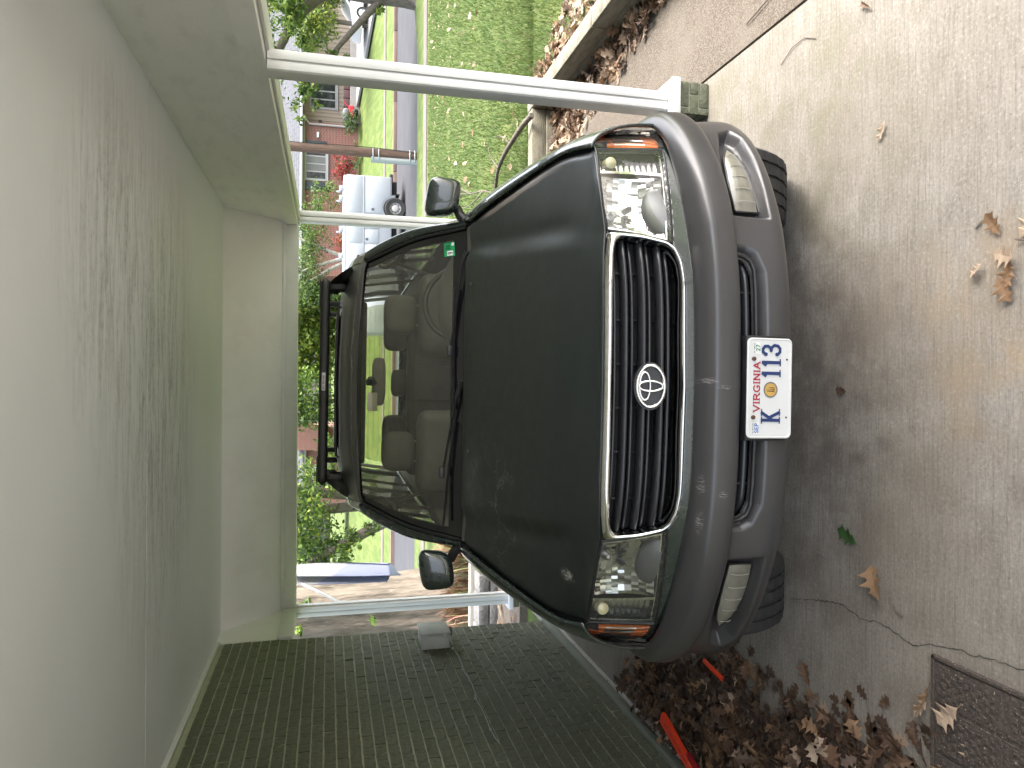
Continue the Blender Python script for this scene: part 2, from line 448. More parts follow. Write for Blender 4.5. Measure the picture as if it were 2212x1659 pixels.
def grass_material():
    t = NT('lawn_turf')
    a = t.noise(1.1, 6, .65); b = t.noise(9, 6, .7); c_ = t.noise(60, 4, .8, t.map((1.0, .5, 1)))
    c = t.mix(t.rng(a, .35, .68), (0.078, 0.122, 0.028), (0.108, 0.138, 0.036))
    c = t.mix(t.math('MULTIPLY', t.rng(b, .42, .75), .6), c, (0.045, 0.078, 0.020))
    c = t.mix(t.math('MULTIPLY', t.rng(c_, .45, .75), .6), c, (0.135, 0.160, 0.066))
    c = t.mix(t.math('MULTIPLY', t.rng(t.noise(2.6, 5, .7), .58, .78), .6), c, (0.14, 0.12, 0.065))
    far = t.noise(1.0, 5, .75, t.map((3.5, .9, 1))); c = t.mix(t.math('MULTIPLY', t.rng(far, .40, .66), .65), c, (0.060, 0.098, 0.022)); c = t.mix(t.math('MULTIPLY', t.rng(far, .52, .34), .5), c, (0.175, 0.195, 0.06))
    return t.set(col=c, rough=.9, spec=.2, normal=t.bump(c_, .8, .03))
M_grass = grass_material()
g = grid('ground', np.stack([XX, YY, ZZ], 2), M_grass, flip=True); tag(g, 'gently sloping green lawn ground reaching to the far houses', 'ground', kind='structure')

def sheet(name, x0, x1, y0, y1, z, mat_, label, cat, th=.05, parent=None):
    o = box(name, x0, x1, y0, y1, z - th, z, mat_, parent)
    if parent is None: tag(o, label, cat, kind='structure')
    return o
sheet('floor', -2.13, 1.549, -9.0, 7.25, 0.0, M_floor, 'brushed concrete carport floor with oil stains', 'floor', .16)
sheet('patio', 1.565, 2.43, -9.0, 6.0, -.002, M_agg, 'exposed aggregate patio slab beside the carport', 'patio', .14)
M_dirt = mat('joint_dirt', (0.05, 0.047, 0.032), .95, var=(60, (0.10, 0.11, 0.045), .5, .75), bump=(80, .8, .01))
sheet('joint_soil', 1.549, 1.565, -9.0, 6.9, -.012, M_dirt, 'soil filled joint between floor and patio slabs', 'soil', .1)
M_asphalt = mat('worn_asphalt', (0.062, 0.063, 0.068), .9, spec=.08, var=(1.0, (0.074, 0.075, 0.080), .4, .7), var2=(50, (0.034, 0.034, 0.039), .5, .8), bump=(90, .4, .006))
sheet('road', -120, 160, 24.2, 31.8, -.90, M_asphalt, 'grey asphalt residential street', 'road', .08)
M_walk = mat('old_concrete_walk', (0.15, 0.135, 0.122), .9, spec=.08, var=(2, (0.115, 0.103, 0.092), .4, .75), bump=(40, .3, .006))
sheet('patio', -6.0, 1.5, 7.26, 8.5, -.03, M_agg, 'stone coloured slab behind the rear beam', 'patio', .1)
sheet('pavement', -120, 160, 20.95, 21.65, -.775, M_walk, 'narrow near pavement crossing the lawn', 'pavement', .1)
sheet('pavement', -120, 160, 35.4, 36.5, -.655, M_walk, 'pavement across the street before the far lawn', 'pavement', .1)
M_kerb = mat('kerb_stone', (0.17, 0.125, 0.105), .9, spec=.08, var=(1.5, (0.14, 0.105, 0.092), .4, .7), bump=(20, .3, .006))
kb = thing('kerb', 'long pinkish concrete kerb along the far side of the street', 'kerb', (0, 31.8, -.9)); kb['kind'] = 'structure'
for i in range(16):
    x0 = -6 + i * 3.0
    box('kerb_stone', x0 + .006, x0 + 2.994, 0, .30, -.05, .155, M_kerb, kb, .025)
box('kerb_stone', -60, -6.0, 0, .30, -.05, .155, M_kerb, kb); box('kerb_stone', 42.0, 120, 0, .30, -.05, .155, M_kerb, kb)
M_drive = mat('pale_bounce_concrete', (0.55, 0.53, 0.51), .9, spec=.08, var=(2, (0.48, 0.46, 0.44), .4, .7), bump=(40, .2, .005))  # kept pale so the hidden ground reflects light up to the ceiling

sheet('driveway', -9.0, 9.0, -26.0, -9.01, -.02, M_drive, 'unseen pale driveway widened to bounce light into the carport', 'driveway', .1)  # widened out of view so its bounce brightens the ceiling
sheet('driveway', 2.60, 9.0, -9.0, 1.9, .19, M_drive, 'unseen pale slab added to bounce light onto the carport ceiling', 'driveway', .1)  # added slab out of view, throws light up under the roof
M_farc = mat('far_concrete', (0.27, 0.262, 0.255), .9, spec=.08, var=(2, (0.23, 0.223, 0.215), .4, .7), bump=(40, .2, .005))
# ================================================================== the carport
XW, ZC = -2.05, 2.71
ce = thing('ceiling', 'stained pale plaster carport ceiling with mildew streaks', 'ceiling'); ce['kind'] = 'structure'
box('ceiling_panel', XW - .05, 1.46, -.3, 3.893, ZC, ZC + .05, M_ceil, ce)
box('ceiling_panel', XW - .05, 1.46, 3.903, 6.50, ZC, ZC + .05, M_ceil, ce)
box('ceiling_joint', XW - .05, 1.46, 3.85, 3.95, ZC + .006, ZC + .06, M_gap, ce)
# a ragged flake and a settling crack that wanders beside the joint
cr = [(-.62, 3.86), (-.45, 3.80), (-.22, 3.86), (-.05, 3.78), (.12, 3.70)]
def ribbon(name, pts, wd, z, mat_, parent, up=1):
    V, Fc = [], []
    for i, p in enumerate(pts):
        a = np.array(pts[min(i + 1, len(pts) - 1)]) - np.array(pts[max(i - 1, 0)]); a = a / (np.hypot(*a) + 1e-9)
        q = wd * (0.35 + .65 * rng.random()) * (1 if 0 < i < len(pts) - 1 else .2)
        V += [(p[0] - a[1] * q, p[1] + a[0] * q, z), (p[0] + a[1] * q, p[1] - a[0] * q, z)]
    for i in range(len(pts) - 1): Fc.append((2 * i, 2 * i + 1, 2 * i + 3, 2 * i + 2))
    return mk(name, V, Fc, mat_, parent)
M_crack = mat('dark_crack', (0.05, 0.045, 0.038), .95)  # dark colour of the floor crack ribbon
def wander(pts, k=5, amp=.012):
    out = []
    P = spline(np.array(pts, float), len(pts) * k)
    for p in P: out.append((p[0] + rng.uniform(-amp, amp), p[1] + rng.uniform(-amp, amp)))
    return out
ribbon('crack', wander(cr, 6, .006), .0016, ZC - .0015, mat('faint_crack', (.22, .21, .19), .9), ce)
so = thing('sloped_soffit', 'cream rough plaster slope between ceiling and rear beam', 'soffit'); so['kind'] = 'structure'
mk('plaster', [(XW - .03, 6.48, ZC), (1.46, 6.48, ZC), (1.46, 6.95, 2.265), (XW - .03, 6.95, 2.265), (XW - .03, 6.56, ZC + .05), (1.46, 6.56, ZC + .05), (1.46, 7.03, 2.31), (XW - .03, 7.03, 2.31)],
   [(0, 1, 2, 3), (7, 6, 5, 4), (0, 4, 5, 1), (3, 2, 6, 7), (0, 3, 7, 4), (1, 5, 6, 2)], M_stucco, so)
rh = thing('beam', 'grey shaded header boards and beam along the open right side', 'beam', (1.45, 0, 0))
box('header_board', 0, .10, -.3, 3.8975, 2.24, ZC - .001, M_panel, rh); box('header_board', 0, .10, 3.9025, 6.99, 2.24, ZC - .001, M_panel, rh)
box('beam_board', -.028, .155, -.3, 6.94, 2.14, 2.243, M_panel, rh, .004)
box('underside_trim', .02, .150, -.3, 6.94, 2.122, 2.139, M_trim, rh, .004)
box('fascia_strip', .156, .172, -.3, 6.94, 2.128, 2.30, M_trim, rh, .003)
box('board_joint', .012, .09, 3.88, 3.92, 2.25, 2.70, M_gap, rh)
bh = thing('beam', 'cream rear beam with a thin trim groove over the car', 'beam', (0, 6.95, 0))
box('beam_board', XW - .12, 1.598, .0, .13, 2.135, 2.252, M_trim, bh, .004)
box('trim_strip', XW - .02, 1.44, -.016, .0, 2.238, 2.268, M_trim, bh, .004)
lh = thing('beam', 'short cream header beam between brick wall and corner post', 'beam', (XW, 0, 0))
box('header_board', -.10, 0, 6.18, 6.99, 2.245, ZC - .001, M_stucco, lh)
box('beam_board', -.11, .022, 6.18, 6.94, 2.132, 2.25, M_trim, lh, .004)
rf = box('roof', -2.6, 3.15, -.5, 7.5, 2.79, 2.92, mat('roof_deck', (.16, .15, .14), .9)); tag(rf, 'flat carport roof over the parked car', 'roof', kind='structure')  # front edge and unseen right overhang sized to control sky light on the floor

# ---- brick wall on the left
WALL_END, COURSE, BL = 6.17, .0699, .2245
bw = thing('brick_wall', 'dark green painted brick house wall on the left', 'wall', (XW, 0, 0))
box('mortar', -.12, -.006, -.3, WALL_END - .006, .0, ZC - .002, M_mortar, bw)
def brick_mesh(name, l, seed):
    r = random.Random(seed); bm = bmesh.new(); h = COURSE - .0095
    bbox(bm, 0, .11, -l / 2, l / 2, -h / 2, h / 2)
    fr = [f for f in bm.faces if f.normal.x > .9]
    bmesh.ops.subdivide_edges(bm, edges=list({e for f in fr for e in f.edges if abs(e.verts[0].co.y - e.verts[1].co.y) > .01}), cuts=4)
    for v in bm.verts:
        if v.co.x > .1: v.co.x += r.uniform(-.0035, .0035); v.co.z += r.uniform(-.0018, .0018)
    me = bpy.data.meshes.new(name); bm.to_mesh(me); bm.free(); me.materials.append(M_brick); return me
full = [brick_mesh('brick', BL - .010, 50 + i) for i in range(6)]
half = [brick_mesh('brick', BL / 2 - .010, 70 + i) for i in range(3)]
spots = []
for k in range(38):
    zc = .0587 + COURSE * (k + .5)
    if zc + COURSE / 2 > ZC: break
    y = WALL_END - (BL / 2 if k % 2 else 0); first = k % 2
    if first: spots.append((WALL_END - BL / 4, zc, True))
    while y - BL > -.25:
        spots.append((y - BL / 2, zc, False)); y -= BL
vis = sorted([s_ for s_ in spots if s_[0] > 3.70 and not (s_[1] < .35 and s_[0] > 5.6)], key=lambda s_: s_[0])
solo = set(id(s_) for s_ in vis[:300])
rest_v, rest_f = [], []
for s_ in spots:
    me = rng.choice(half if s_[2] else full)
    lx, ly, lz = -.1105 + rng.uniform(-.003, .002), s_[0] + rng.uniform(-.0015, .0015), s_[1] + rng.uniform(-.001, .001)
    if id(s_) in solo:
        o = bpy.data.objects.new('brick', me); link(o, bw); o.location = (lx, ly, lz)
        if rng.random() < .5: o.rotation_euler = (rng.uniform(-.004, .004), 0, rng.uniform(-.006, .006))
    else:
        off = len(rest_v)
        rest_v += [(v.co.x + lx, v.co.y + ly, v.co.z + lz) for v in me.vertices]; rest_f += [tuple(off + i for i in p.vertices) for p in me.polygons]
o = mk('brickwork', rest_v, rest_f, M_brick, bw); o['kind'] = 'stuff'
box('top_trim', -.001, .022, -.3, WALL_END + .0, ZC - .036, ZC - .003, M_trim, bw, .005)
box('footing', -.02, .035, -.3, WALL_END, .0, .062, M_ledge, bw, .012)
box('footing_edge', .034, .062, -.3, WALL_END, .0, .014, M_bare, bw, .005)

# ---- posts
def post(x, y, base_z, label, pier, group='white carport posts'):
    t = thing('post', label, 'post', (x, y, 0), group=group)
    bm = bmesh.new()
    bbox(bm, -.045, .045, -.05, .05, base_z, 2.136, .004); bm_obj('shaft', bm, M_trim, t, sharp=40)
    box('facing_board', -.041, -.004, -.058, -.0505, base_z + .002, 2.134, M_trim, t, .002)
    box('facing_board', .004, .041, -.062, -.0505, base_z + .002, 2.134, M_trim, t, .002)
    box('side_strip', .0455, .060, -.03, .03, base_z + .002, 2.134, M_trim, t, .002)
    if pier:
        box('cap', -.085, .105, -.115, .115, base_z - .042, base_z, M_trim, t, .004)
        box('pier_core', -.060, .085, -.09, .09, -.02, base_z - .042, M_mortar, t)
        nc = max(1, round((base_z - .045) / .062)); ch = (base_z - .045) / nc
        for k in range(nc):
            z0 = k * ch + .004; z1 = (k + 1) * ch - .004
            s_ = .03 if k % 2 else -.035
            for (a, b) in ((-.068, s_ - .004), (s_ + .004, .093)): box('brick', a, b, -.098, -.085, z0, z1, M_brick, t, .003)
            box('brick', -.068, -.055, -.0975, .098, z0, z1, M_brick, t, .003); box('brick', .080, .093, -.0975, .098, z0, z1, M_brick, t, .003)
    return t
post(1.432, 3.50, .205, 'near white carport post on a low green brick pier', True)
post(1.50, 6.985, .165, 'rear white corner post behind the passenger mirror on the right', True)
post(-2.085, 7.02, .165, 'rear white corner post beside the hanging flag', True)
post(1.432, -.18, .205, 'white carport post behind the photographer', True)

# ---- timber retaining wall with leaf litter
tw = thing('retaining_wall', 'weathered low timber retaining wall edging the lawn', 'retaining wall', (0, 0, 0))
for (y0, y1) in ((-3.0, -.605), (-.595, 1.795), (1.805, 4.535), (4.545, 6.12)):
    for (z0, z1, dx) in ((-.03, .098, .008), (.101, .225, 0)):
        box('timber', 2.315 + dx, 2.44 + dx, y0 + (.03 if dx else 0), y1 + (.02 if dx else 0), z0, z1, M_timber, tw, .008)
for (x0, x1) in ((.95, 2.31),):
    for (z0, z1, dy) in ((-.03, .098, -.006), (.101, .222, .004)):
        box('timber', x0, x1, 5.975 + dy, 6.10 + dy, z0, z1, M_timber, tw, .008)
# ================================================================== car materials
def paint_material():
    t = NT('faded_green_paint')
    big = t.noise(2.2, 4); fine = t.noise(300, 3, .8); mid = t.noise(24, 5, .7)
    c = t.mix(t.rng(big, .35, .7), (0.0125, 0.0215, 0.0195), (0.0150, 0.0205, 0.0195))
    c = t.mix(t.math('MULTIPLY', t.rng(fine, .70, .76), .25), c, (0.06, 0.07, 0.065))
    return t.set(col=c, rough=t.rng(mid, .3, .7, .22, .30), coat=1.0, coat_rough=.05, spec=.5)
M_paint = paint_material()
def hood_material():
    t = NT('oxidised_hood_paint')
    big = t.noise(1.6, 5, .6); fine = t.noise(260, 3, .8); mid = t.noise(18, 6, .75); dust = t.noise(620, 2, .9)
    c = t.mix(t.rng(big, .35, .7), (0.0075, 0.0120, 0.0113), (0.0095, 0.0118, 0.0114))
    c = t.mix(t.math('MULTIPLY', t.rng(dust, .62, .72), .35), c, (0.10, 0.10, 0.095))
    # lifted clear coat: curling outline near the rear left corner and a pale bruise
    msk = t.math('MULTIPLY', t.ball((-.52, .98, 1.2), (.27, .24, 3), .35), t.rng(big, .30, .62))
    ed = t.n.new('ShaderNodeTexVoronoi'); ed.feature = 'DISTANCE_TO_EDGE'; ed.inputs['Scale'].default_value = 6.5
    wv = t.n.new('ShaderNodeVectorMath'); wv.operation = 'ADD'
    nz = t.n.new('ShaderNodeTexNoise'); nz.inputs['Scale'].default_value = 20; nz.inputs['Detail'].default_value = 6
    sc = t.n.new('ShaderNodeVectorMath'); sc.operation = 'SCALE'; sc.inputs['Scale'].default_value = .12
    t.l.new(t.obj, nz.inputs['Vector']); t.l.new(nz.outputs['Color'], sc.inputs[0]); t.l.new(t.obj, wv.inputs[0]); t.l.new(sc.outputs[0], wv.inputs[1])
    t.l.new(wv.outputs[0], ed.inputs['Vector'])
    line = t.math('MULTIPLY', t.rng(ed.outputs['Distance'], .016, .006), msk)
    c = t.mix(t.math('MULTIPLY', line, .8), c, (0.14, 0.14, 0.135))
    sc2 = t.math('MULTIPLY', t.ball((-.40, 1.16, 1.2), (.13, .08, 3), .6), t.rng(mid, .42, .65))
    c = t.mix(t.math('MULTIPLY', sc2, .55), c, (0.12, 0.115, 0.105))
    chip = t.math('MULTIPLY', t.ball((-.66, .42, 1), (.02, .028, 3), .5), t.rng(t.noise(90), .45, .6))
    c = t.mix(chip, c, (.25, .24, .22))
    # bare strip where the coat has peeled along the right gap
    sp = t.n.new('ShaderNodeSeparateXYZ'); t.l.new(t.obj, sp.inputs[0])
    gx = t.math('ADD', t.math('MULTIPLY', sp.outputs['Y'], -.118), .893); dd = t.math('ADD', t.math('SUBTRACT', gx, sp.outputs['X']), t.math('MULTIPLY', t.math('SUBTRACT', t.noise(7, 3), .5), .03))
    st_ = t.math('MULTIPLY', t.math('MULTIPLY', t.rng(dd, .004, .008), t.rng(dd, .040, .033)), t.math('MULTIPLY', t.rng(sp.outputs['Y'], .52, .75), t.rng(sp.outputs['Y'], 1.19, 1.12)))
    c = t.mix(t.math('MULTIPLY', st_, .75), c, (.135, .115, .105))
    r_ = t.rng(mid, .25, .6, .40, .50)
    return t.set(col=c, rough=r_, coat=.40, coat_rough=.24, spec=.30, normal=t.bump(t.noise(120, 3), .05, .002))
M_hood = hood_material()
def bumper_material():
    t = NT('grey_bumper_paint')
    a = t.noise(3, 5); sc = t.noise(1.0, 4, .7, t.map((10, 10, 160))); fine = t.noise(420, 2, .9)
    c = t.mix(t.rng(a, .35, .7), (0.038, 0.037, 0.038), (0.033, 0.032, 0.033))
    c = t.mix(t.math('MULTIPLY', t.rng(fine, .66, .74), .5), c, (.16, .155, .15))
    for (cx, cz, rx, rz) in ((.02, .742, .008, .022), (.0, .70, .006, .02), (-.30, .745, .025, .006), (-.42, .742, .03, .006), (-.33, .69, .012, .012)):
        f = t.math('MULTIPLY', t.ball((cx, 0, cz), (rx, 3, rz), .4), t.rng(t.noise(1.0, 3, .7, t.map((260, 30, 60))), .5, .6))
        c = t.mix(t.math('MULTIPLY', f, .7), c, (.26, .25, .24))
    return t.set(col=c, rough=t.rng(t.noise(9, 5), .3, .7, .30, .42), coat=.25, coat_rough=.22)
M_bumper = bumper_material()
M_chrome = mat('chrome', (0.68, 0.675, 0.66), .08, 1.0, var=(30, (0.52, 0.51, 0.49), .55, .85))
M_refl = mat('lamp_reflector', (0.56, 0.57, 0.57), .2, 1.0)
M_black = mat('black_plastic', (0.010, 0.010, 0.011), .42, var=(30, (0.018, 0.018, 0.019), .45, .7))
M_slat = mat('grille_slat_plastic', (0.017, 0.0172, 0.020), .32, coat=.2, coat_rough=.3)
M_rubber = mat('tyre_rubber', (0.018, 0.018, 0.0185), .75, var=(30, (0.035, 0.034, 0.032), .5, .8), bump=(160, .2, .002))
M_under = mat('underbody', (0.008, 0.008, 0.008), .9)
M_int = mat('taupe_interior', (0.125, 0.112, 0.092), .75, var=(40, (0.10, 0.09, 0.074), .4, .7), bump=(220, .15, .002))
M_seat = mat('taupe_leather', (0.145, 0.131, 0.107), .5, var=(14, (0.12, 0.108, 0.088), .4, .7), bump=(120, .2, .002))
M_dash = mat('dash_vinyl', (0.115, 0.106, 0.092), .6, bump=(300, .2, .001))
M_ws = glass_mat('windshield_glass', (0.78, 0.80, 0.72), 0.0, 1.38, dirt=.05)
M_rglass = glass_mat('rear_glass', (.62, .64, .48), 0.0, 1.45)
M_pglass = glass_mat('privacy_glass', (.16, .17, .145), 0.0, 1.45)
M_sglass = glass_mat('side_glass', (0.48, 0.51, 0.44), 0.0, 1.42)
M_lens = glass_mat('lamp_lens', (0.95, 0.96, 0.94), 0.02, 1.42, dirt=.03)
M_amber = mat('amber_plastic', (0.55, 0.115, 0.012), .25, coat=.6, coat_rough=.08)
M_foglens = mat('yellowed_fog_glass', (0.20, 0.19, 0.155), .3, coat=.8, coat_rough=.15, var=(9, (0.12, 0.115, 0.09), .38, .66))
M_plate = mat('plate_white', (0.56, 0.565, 0.555), .4, var=(55, (0.50, 0.49, 0.46), .60, .78), coat=.3)
M_navy = mat('plate_navy', (0.012, 0.030, 0.115), .35, coat=.3)
M_red = mat('plate_red', (0.30, 0.012, 0.035), .45)
M_rust = mat('rusty_bolt', (0.10, 0.045, 0.028), .8, var=(200, (0.05, 0.03, 0.02), .4, .7), bump=(300, .5, .002))
M_silver = mat('grey_metal', (0.45, 0.45, 0.45), .35, .9)

TILT = .012
car = thing('parked_car', 'dark green off-road car with grey bumper parked under the carport', 'car', (-.015, 2.03, 0), (0, TILT, 0))

# ---- front fascia surface: plan curve + rake
XP = np.array([0, .3, .45, .6, .7, .8, .87, .91, .935, .95, .957]); YPl = np.array([.075, .09, .125, .185, .235, .305, .385, .46, .54, .65, .8])
_pl = spline(np.stack([XP, YPl], 1), 400)
_ps = np.concatenate([[0], np.cumsum(np.hypot(np.diff(_pl[:, 0]), np.diff(_pl[:, 1])))])
def s_of_x(x): return np.sign(x) * np.interp(np.abs(x), _pl[:, 0], _ps)
def xy_of_s(s_): return np.sign(s_) * np.interp(np.abs(s_), _ps, _pl[:, 0]), np.interp(np.abs(s_), _ps, _pl[:, 1])
def yF(x, z): return np.interp(np.abs(x), _pl[:, 0], _pl[:, 1]) + .28 * (z - .78)
def ztop(x): return np.interp(np.abs(x), [0, .31, .41, .5, .69, .81, .88, .96], [1.031, 1.029, 1.021, 1.006, 1.003, .990, .984, .95])
HL = [(.810, .984), (.690, .999), (.585, 1.004), (.499, 1.001), (.489, .931), (.473, .864), (.458, .808), (.562, .797), (.690, .784), (.809, .765)]
TS = [(.822, .976), (.862, .982), (.905, .972), (.926, .92), (.932, .84), (.929, .77), (.915, .725), (.880, .724), (.822, .757)]
GO = [(0, 1.0), (.311, .996), (.426, .985), (.458, .975), (.473, .956), (.466, .90), (.449, .834), (.428, .812), (.389, .801), (.333, .798), (.188, .802), (0, .801)]
GC = [(0, 1.0275), (.311, 1.0265), (.407, 1.018), (.470, 1.006), (.4955, .999), (.486, .90), (.463, .826), (.447, .806), (.405, .789), (.335, .783), (.188, .784), (0, .783)]
def to_s(poly): return [(float(s_of_x(p[0])), p[1]) for p in poly]
def both(poly): return poly + [(-p[0], p[1]) for p in poly[::-1] if p[0] > 0]
smax = float(s_of_x(.946))
us = np.linspace(-smax, smax, 460); vs = np.linspace(0, 1, 74)
SS, VV = np.meshgrid(us, vs, indexing='ij')
fx, fy = xy_of_s(SS); ZT = ztop(fx)
zb = .738 - .02 * sstep(.80, .93, np.abs(fx))
fz = zb + VV * (ZT - .004 - zb)
dep = np.zeros_like(fz); dark = np.zeros_like(fz)
for sg in (1, -1):
    for poly, d in ((HL, .115), (TS, .07)):
        sd_ = sdpoly(SS * sg, fz, to_s(poly)); dep = np.maximum(dep, d * sstep(.002, -.006, sd_)); dark = np.maximum(dark, sd_ < -.002)
sd_ = sdpoly(SS, fz, to_s(both(GC))); dep = np.maximum(dep, .11 * sstep(.000, -.012, sd_)); dark = np.maximum(dark, sd_ < -.004)
fY = fy + .28 * (fz - .78) + dep + .018 * sstep(.755, .738, fz)
Gf = np.stack([fx, fY, fz], 2)
v_, f_ = grid_vf(Gf, flip=False)
dm = (dark[:-1, :-1] + dark[1:, :-1] + dark[:-1, 1:] + dark[1:, 1:]) > 1
o = mk('front_panel', v_, f_, [M_paint, M_black], car, smooth=True, sharp=60, midx=dm.reshape(-1).astype(int))
o['label'] = 'body-coloured front panel around lamps and grille'

# ---- chrome grille surround (swept ring)
def ring_pts(poly, n):
    """closed mirrored outline, n points per half matched by index."""
    P = np.array(poly, float); k = len(P)
    t = np.linspace(0, k - 1, n); i = np.clip(t.astype(int), 0, k - 2); fr = (t - i)[:, None]
    h = P[i] * (1 - fr) + P[i + 1] * fr
    for _ in range(2):
        h[1:-1] = .25 * h[:-2] + .5 * h[1:-1] + .25 * h[2:]
    L = h[1:-1][::-1].copy(); L[:, 0] *= -1
    return np.concatenate([h, L])
A_, B_ = ring_pts(GC, 90), ring_pts(GO, 90)
prof = [(0, .012), (.04, -.002), (.22, -.012), (.5, -.015), (.72, -.011), (.9, .0), (1.0, .02), (1.02, .05)]
rows = []
for (f, dy) in prof:
    q = A_ * (1 - f) + B_ * f
    rows.append(np.stack([q[:, 0], yF(q[:, 0], q[:, 1]) + dy, q[:, 1]], 1))
grid('grille_surround', np.array(rows), M_chrome, car, closed_v=True, flip=False)

def plan_sweep(z, xh, prof, n=60, dy=0.0, drop=0.0):
    """sweep a closed (dy,dz) profile along the plan curve at height z."""
    xs_ = np.linspace(-xh, xh, n); G = np.zeros((n, len(prof), 3))
    for i, x in enumerate(xs_):
        e = drop * max(0, (abs(x) / xh - .86) / .14) ** 2
        for j, (py, pz) in enumerate(prof):
            G[i, j] = (x, yF(x, z) + dy + py + e * .6, z + pz - e * .25)
    return G
def half_w(z):
    P = np.array(GO[2:10]); return np.interp(z, P[::-1, 1], P[::-1, 0])
big = [(-.013, .002), (-.009, .007), (.004, .0105), (.022, .011), (.03, .0), (.022, -.0095), (.004, -.009), (-.009, -.006), (-.013, -.002)]
thin = [(-.004, .003), (.0, .0055), (.02, .006), (.02, -.006), (.0, -.0055), (-.004, -.003)]
gr = mk('grille', *grid_vf(plan_sweep(.90, .465, [(.075, .10), (.08, .10), (.08, -.10), (.075, -.10)], 40), closed_v=True), M_under, car)
for z, pr, d in ((.984, thin, .03), (.953, big, .026), (.929, thin, .036), (.899, big, .026), (.876, thin, .036), (.846, big, .026), (.822, thin, .032)):
    grid('slat', plan_sweep(z, float(half_w(z)) - .004, pr, 64, d, .02), M_slat, gr, closed_v=True)
for x in (-.36, -.21, -.07, .07, .21, .36):
    y0 = float(yF(x, .9)); box('rib', x - .003, x + .003, y0 + .058, y0 + .074, .803, .995, M_black, gr)

# ---- emblem
def ell_tube(cx, cz, rx, rz, rad, y, n=48, rake=.28, squash=1.0):
    an = np.linspace(0, 2 * math.pi, n, endpoint=False); G = np.zeros((n + 1, 8, 3))
    for i in range(n + 1):
        a = 2 * math.pi * i / n; c, s_ = math.cos(a), math.sin(a)
        nx, nz_ = c * rz, s_ * rx; L = math.hypot(nx, nz_); nx /= L; nz_ /= L
        for j in range(8):
            b = 2 * math.pi * j / 8
            G[i, j] = (cx + c * rx + nx * rad * math.cos(b), y + rake * (cz + s_ * rz - .90) - squash * rad * math.sin(b), cz + s_ * rz + nz_ * rad * math.cos(b))
    return G
ey = .075
an = np.linspace(0, 2 * math.pi, 40, endpoint=False)
V_ = [(0, ey + .004, .90)] + [(.074 * math.cos(a), ey + .004 + .28 * .048 * math.sin(a), .90 + .048 * math.sin(a)) for a in an] + [(.070 * math.cos(a), ey + .03 + .28 * .044 * math.sin(a), .90 + .044 * math.sin(a)) for a in an]
F__ = [(0, 1 + (k + 1) % 40, 1 + k) for k in range(40)] + [(1 + k, 1 + (k + 1) % 40, 41 + (k + 1) % 40, 41 + k) for k in range(40)]
emb = mk('emblem', V_, F__, M_black, car, sharp=40)
grid('outer_ring', ell_tube(0, .90, .064, .0405, .0055, ey), M_chrome, emb, closed_v=True)
grid('wide_oval', ell_tube(0, .9175, .043, .0155, .0040, ey - .001), M_chrome, emb, closed_v=True)
grid('tall_oval', ell_tube(0, .9005, .0155, .0345, .0040, ey - .002), M_chrome, emb, closed_v=True)

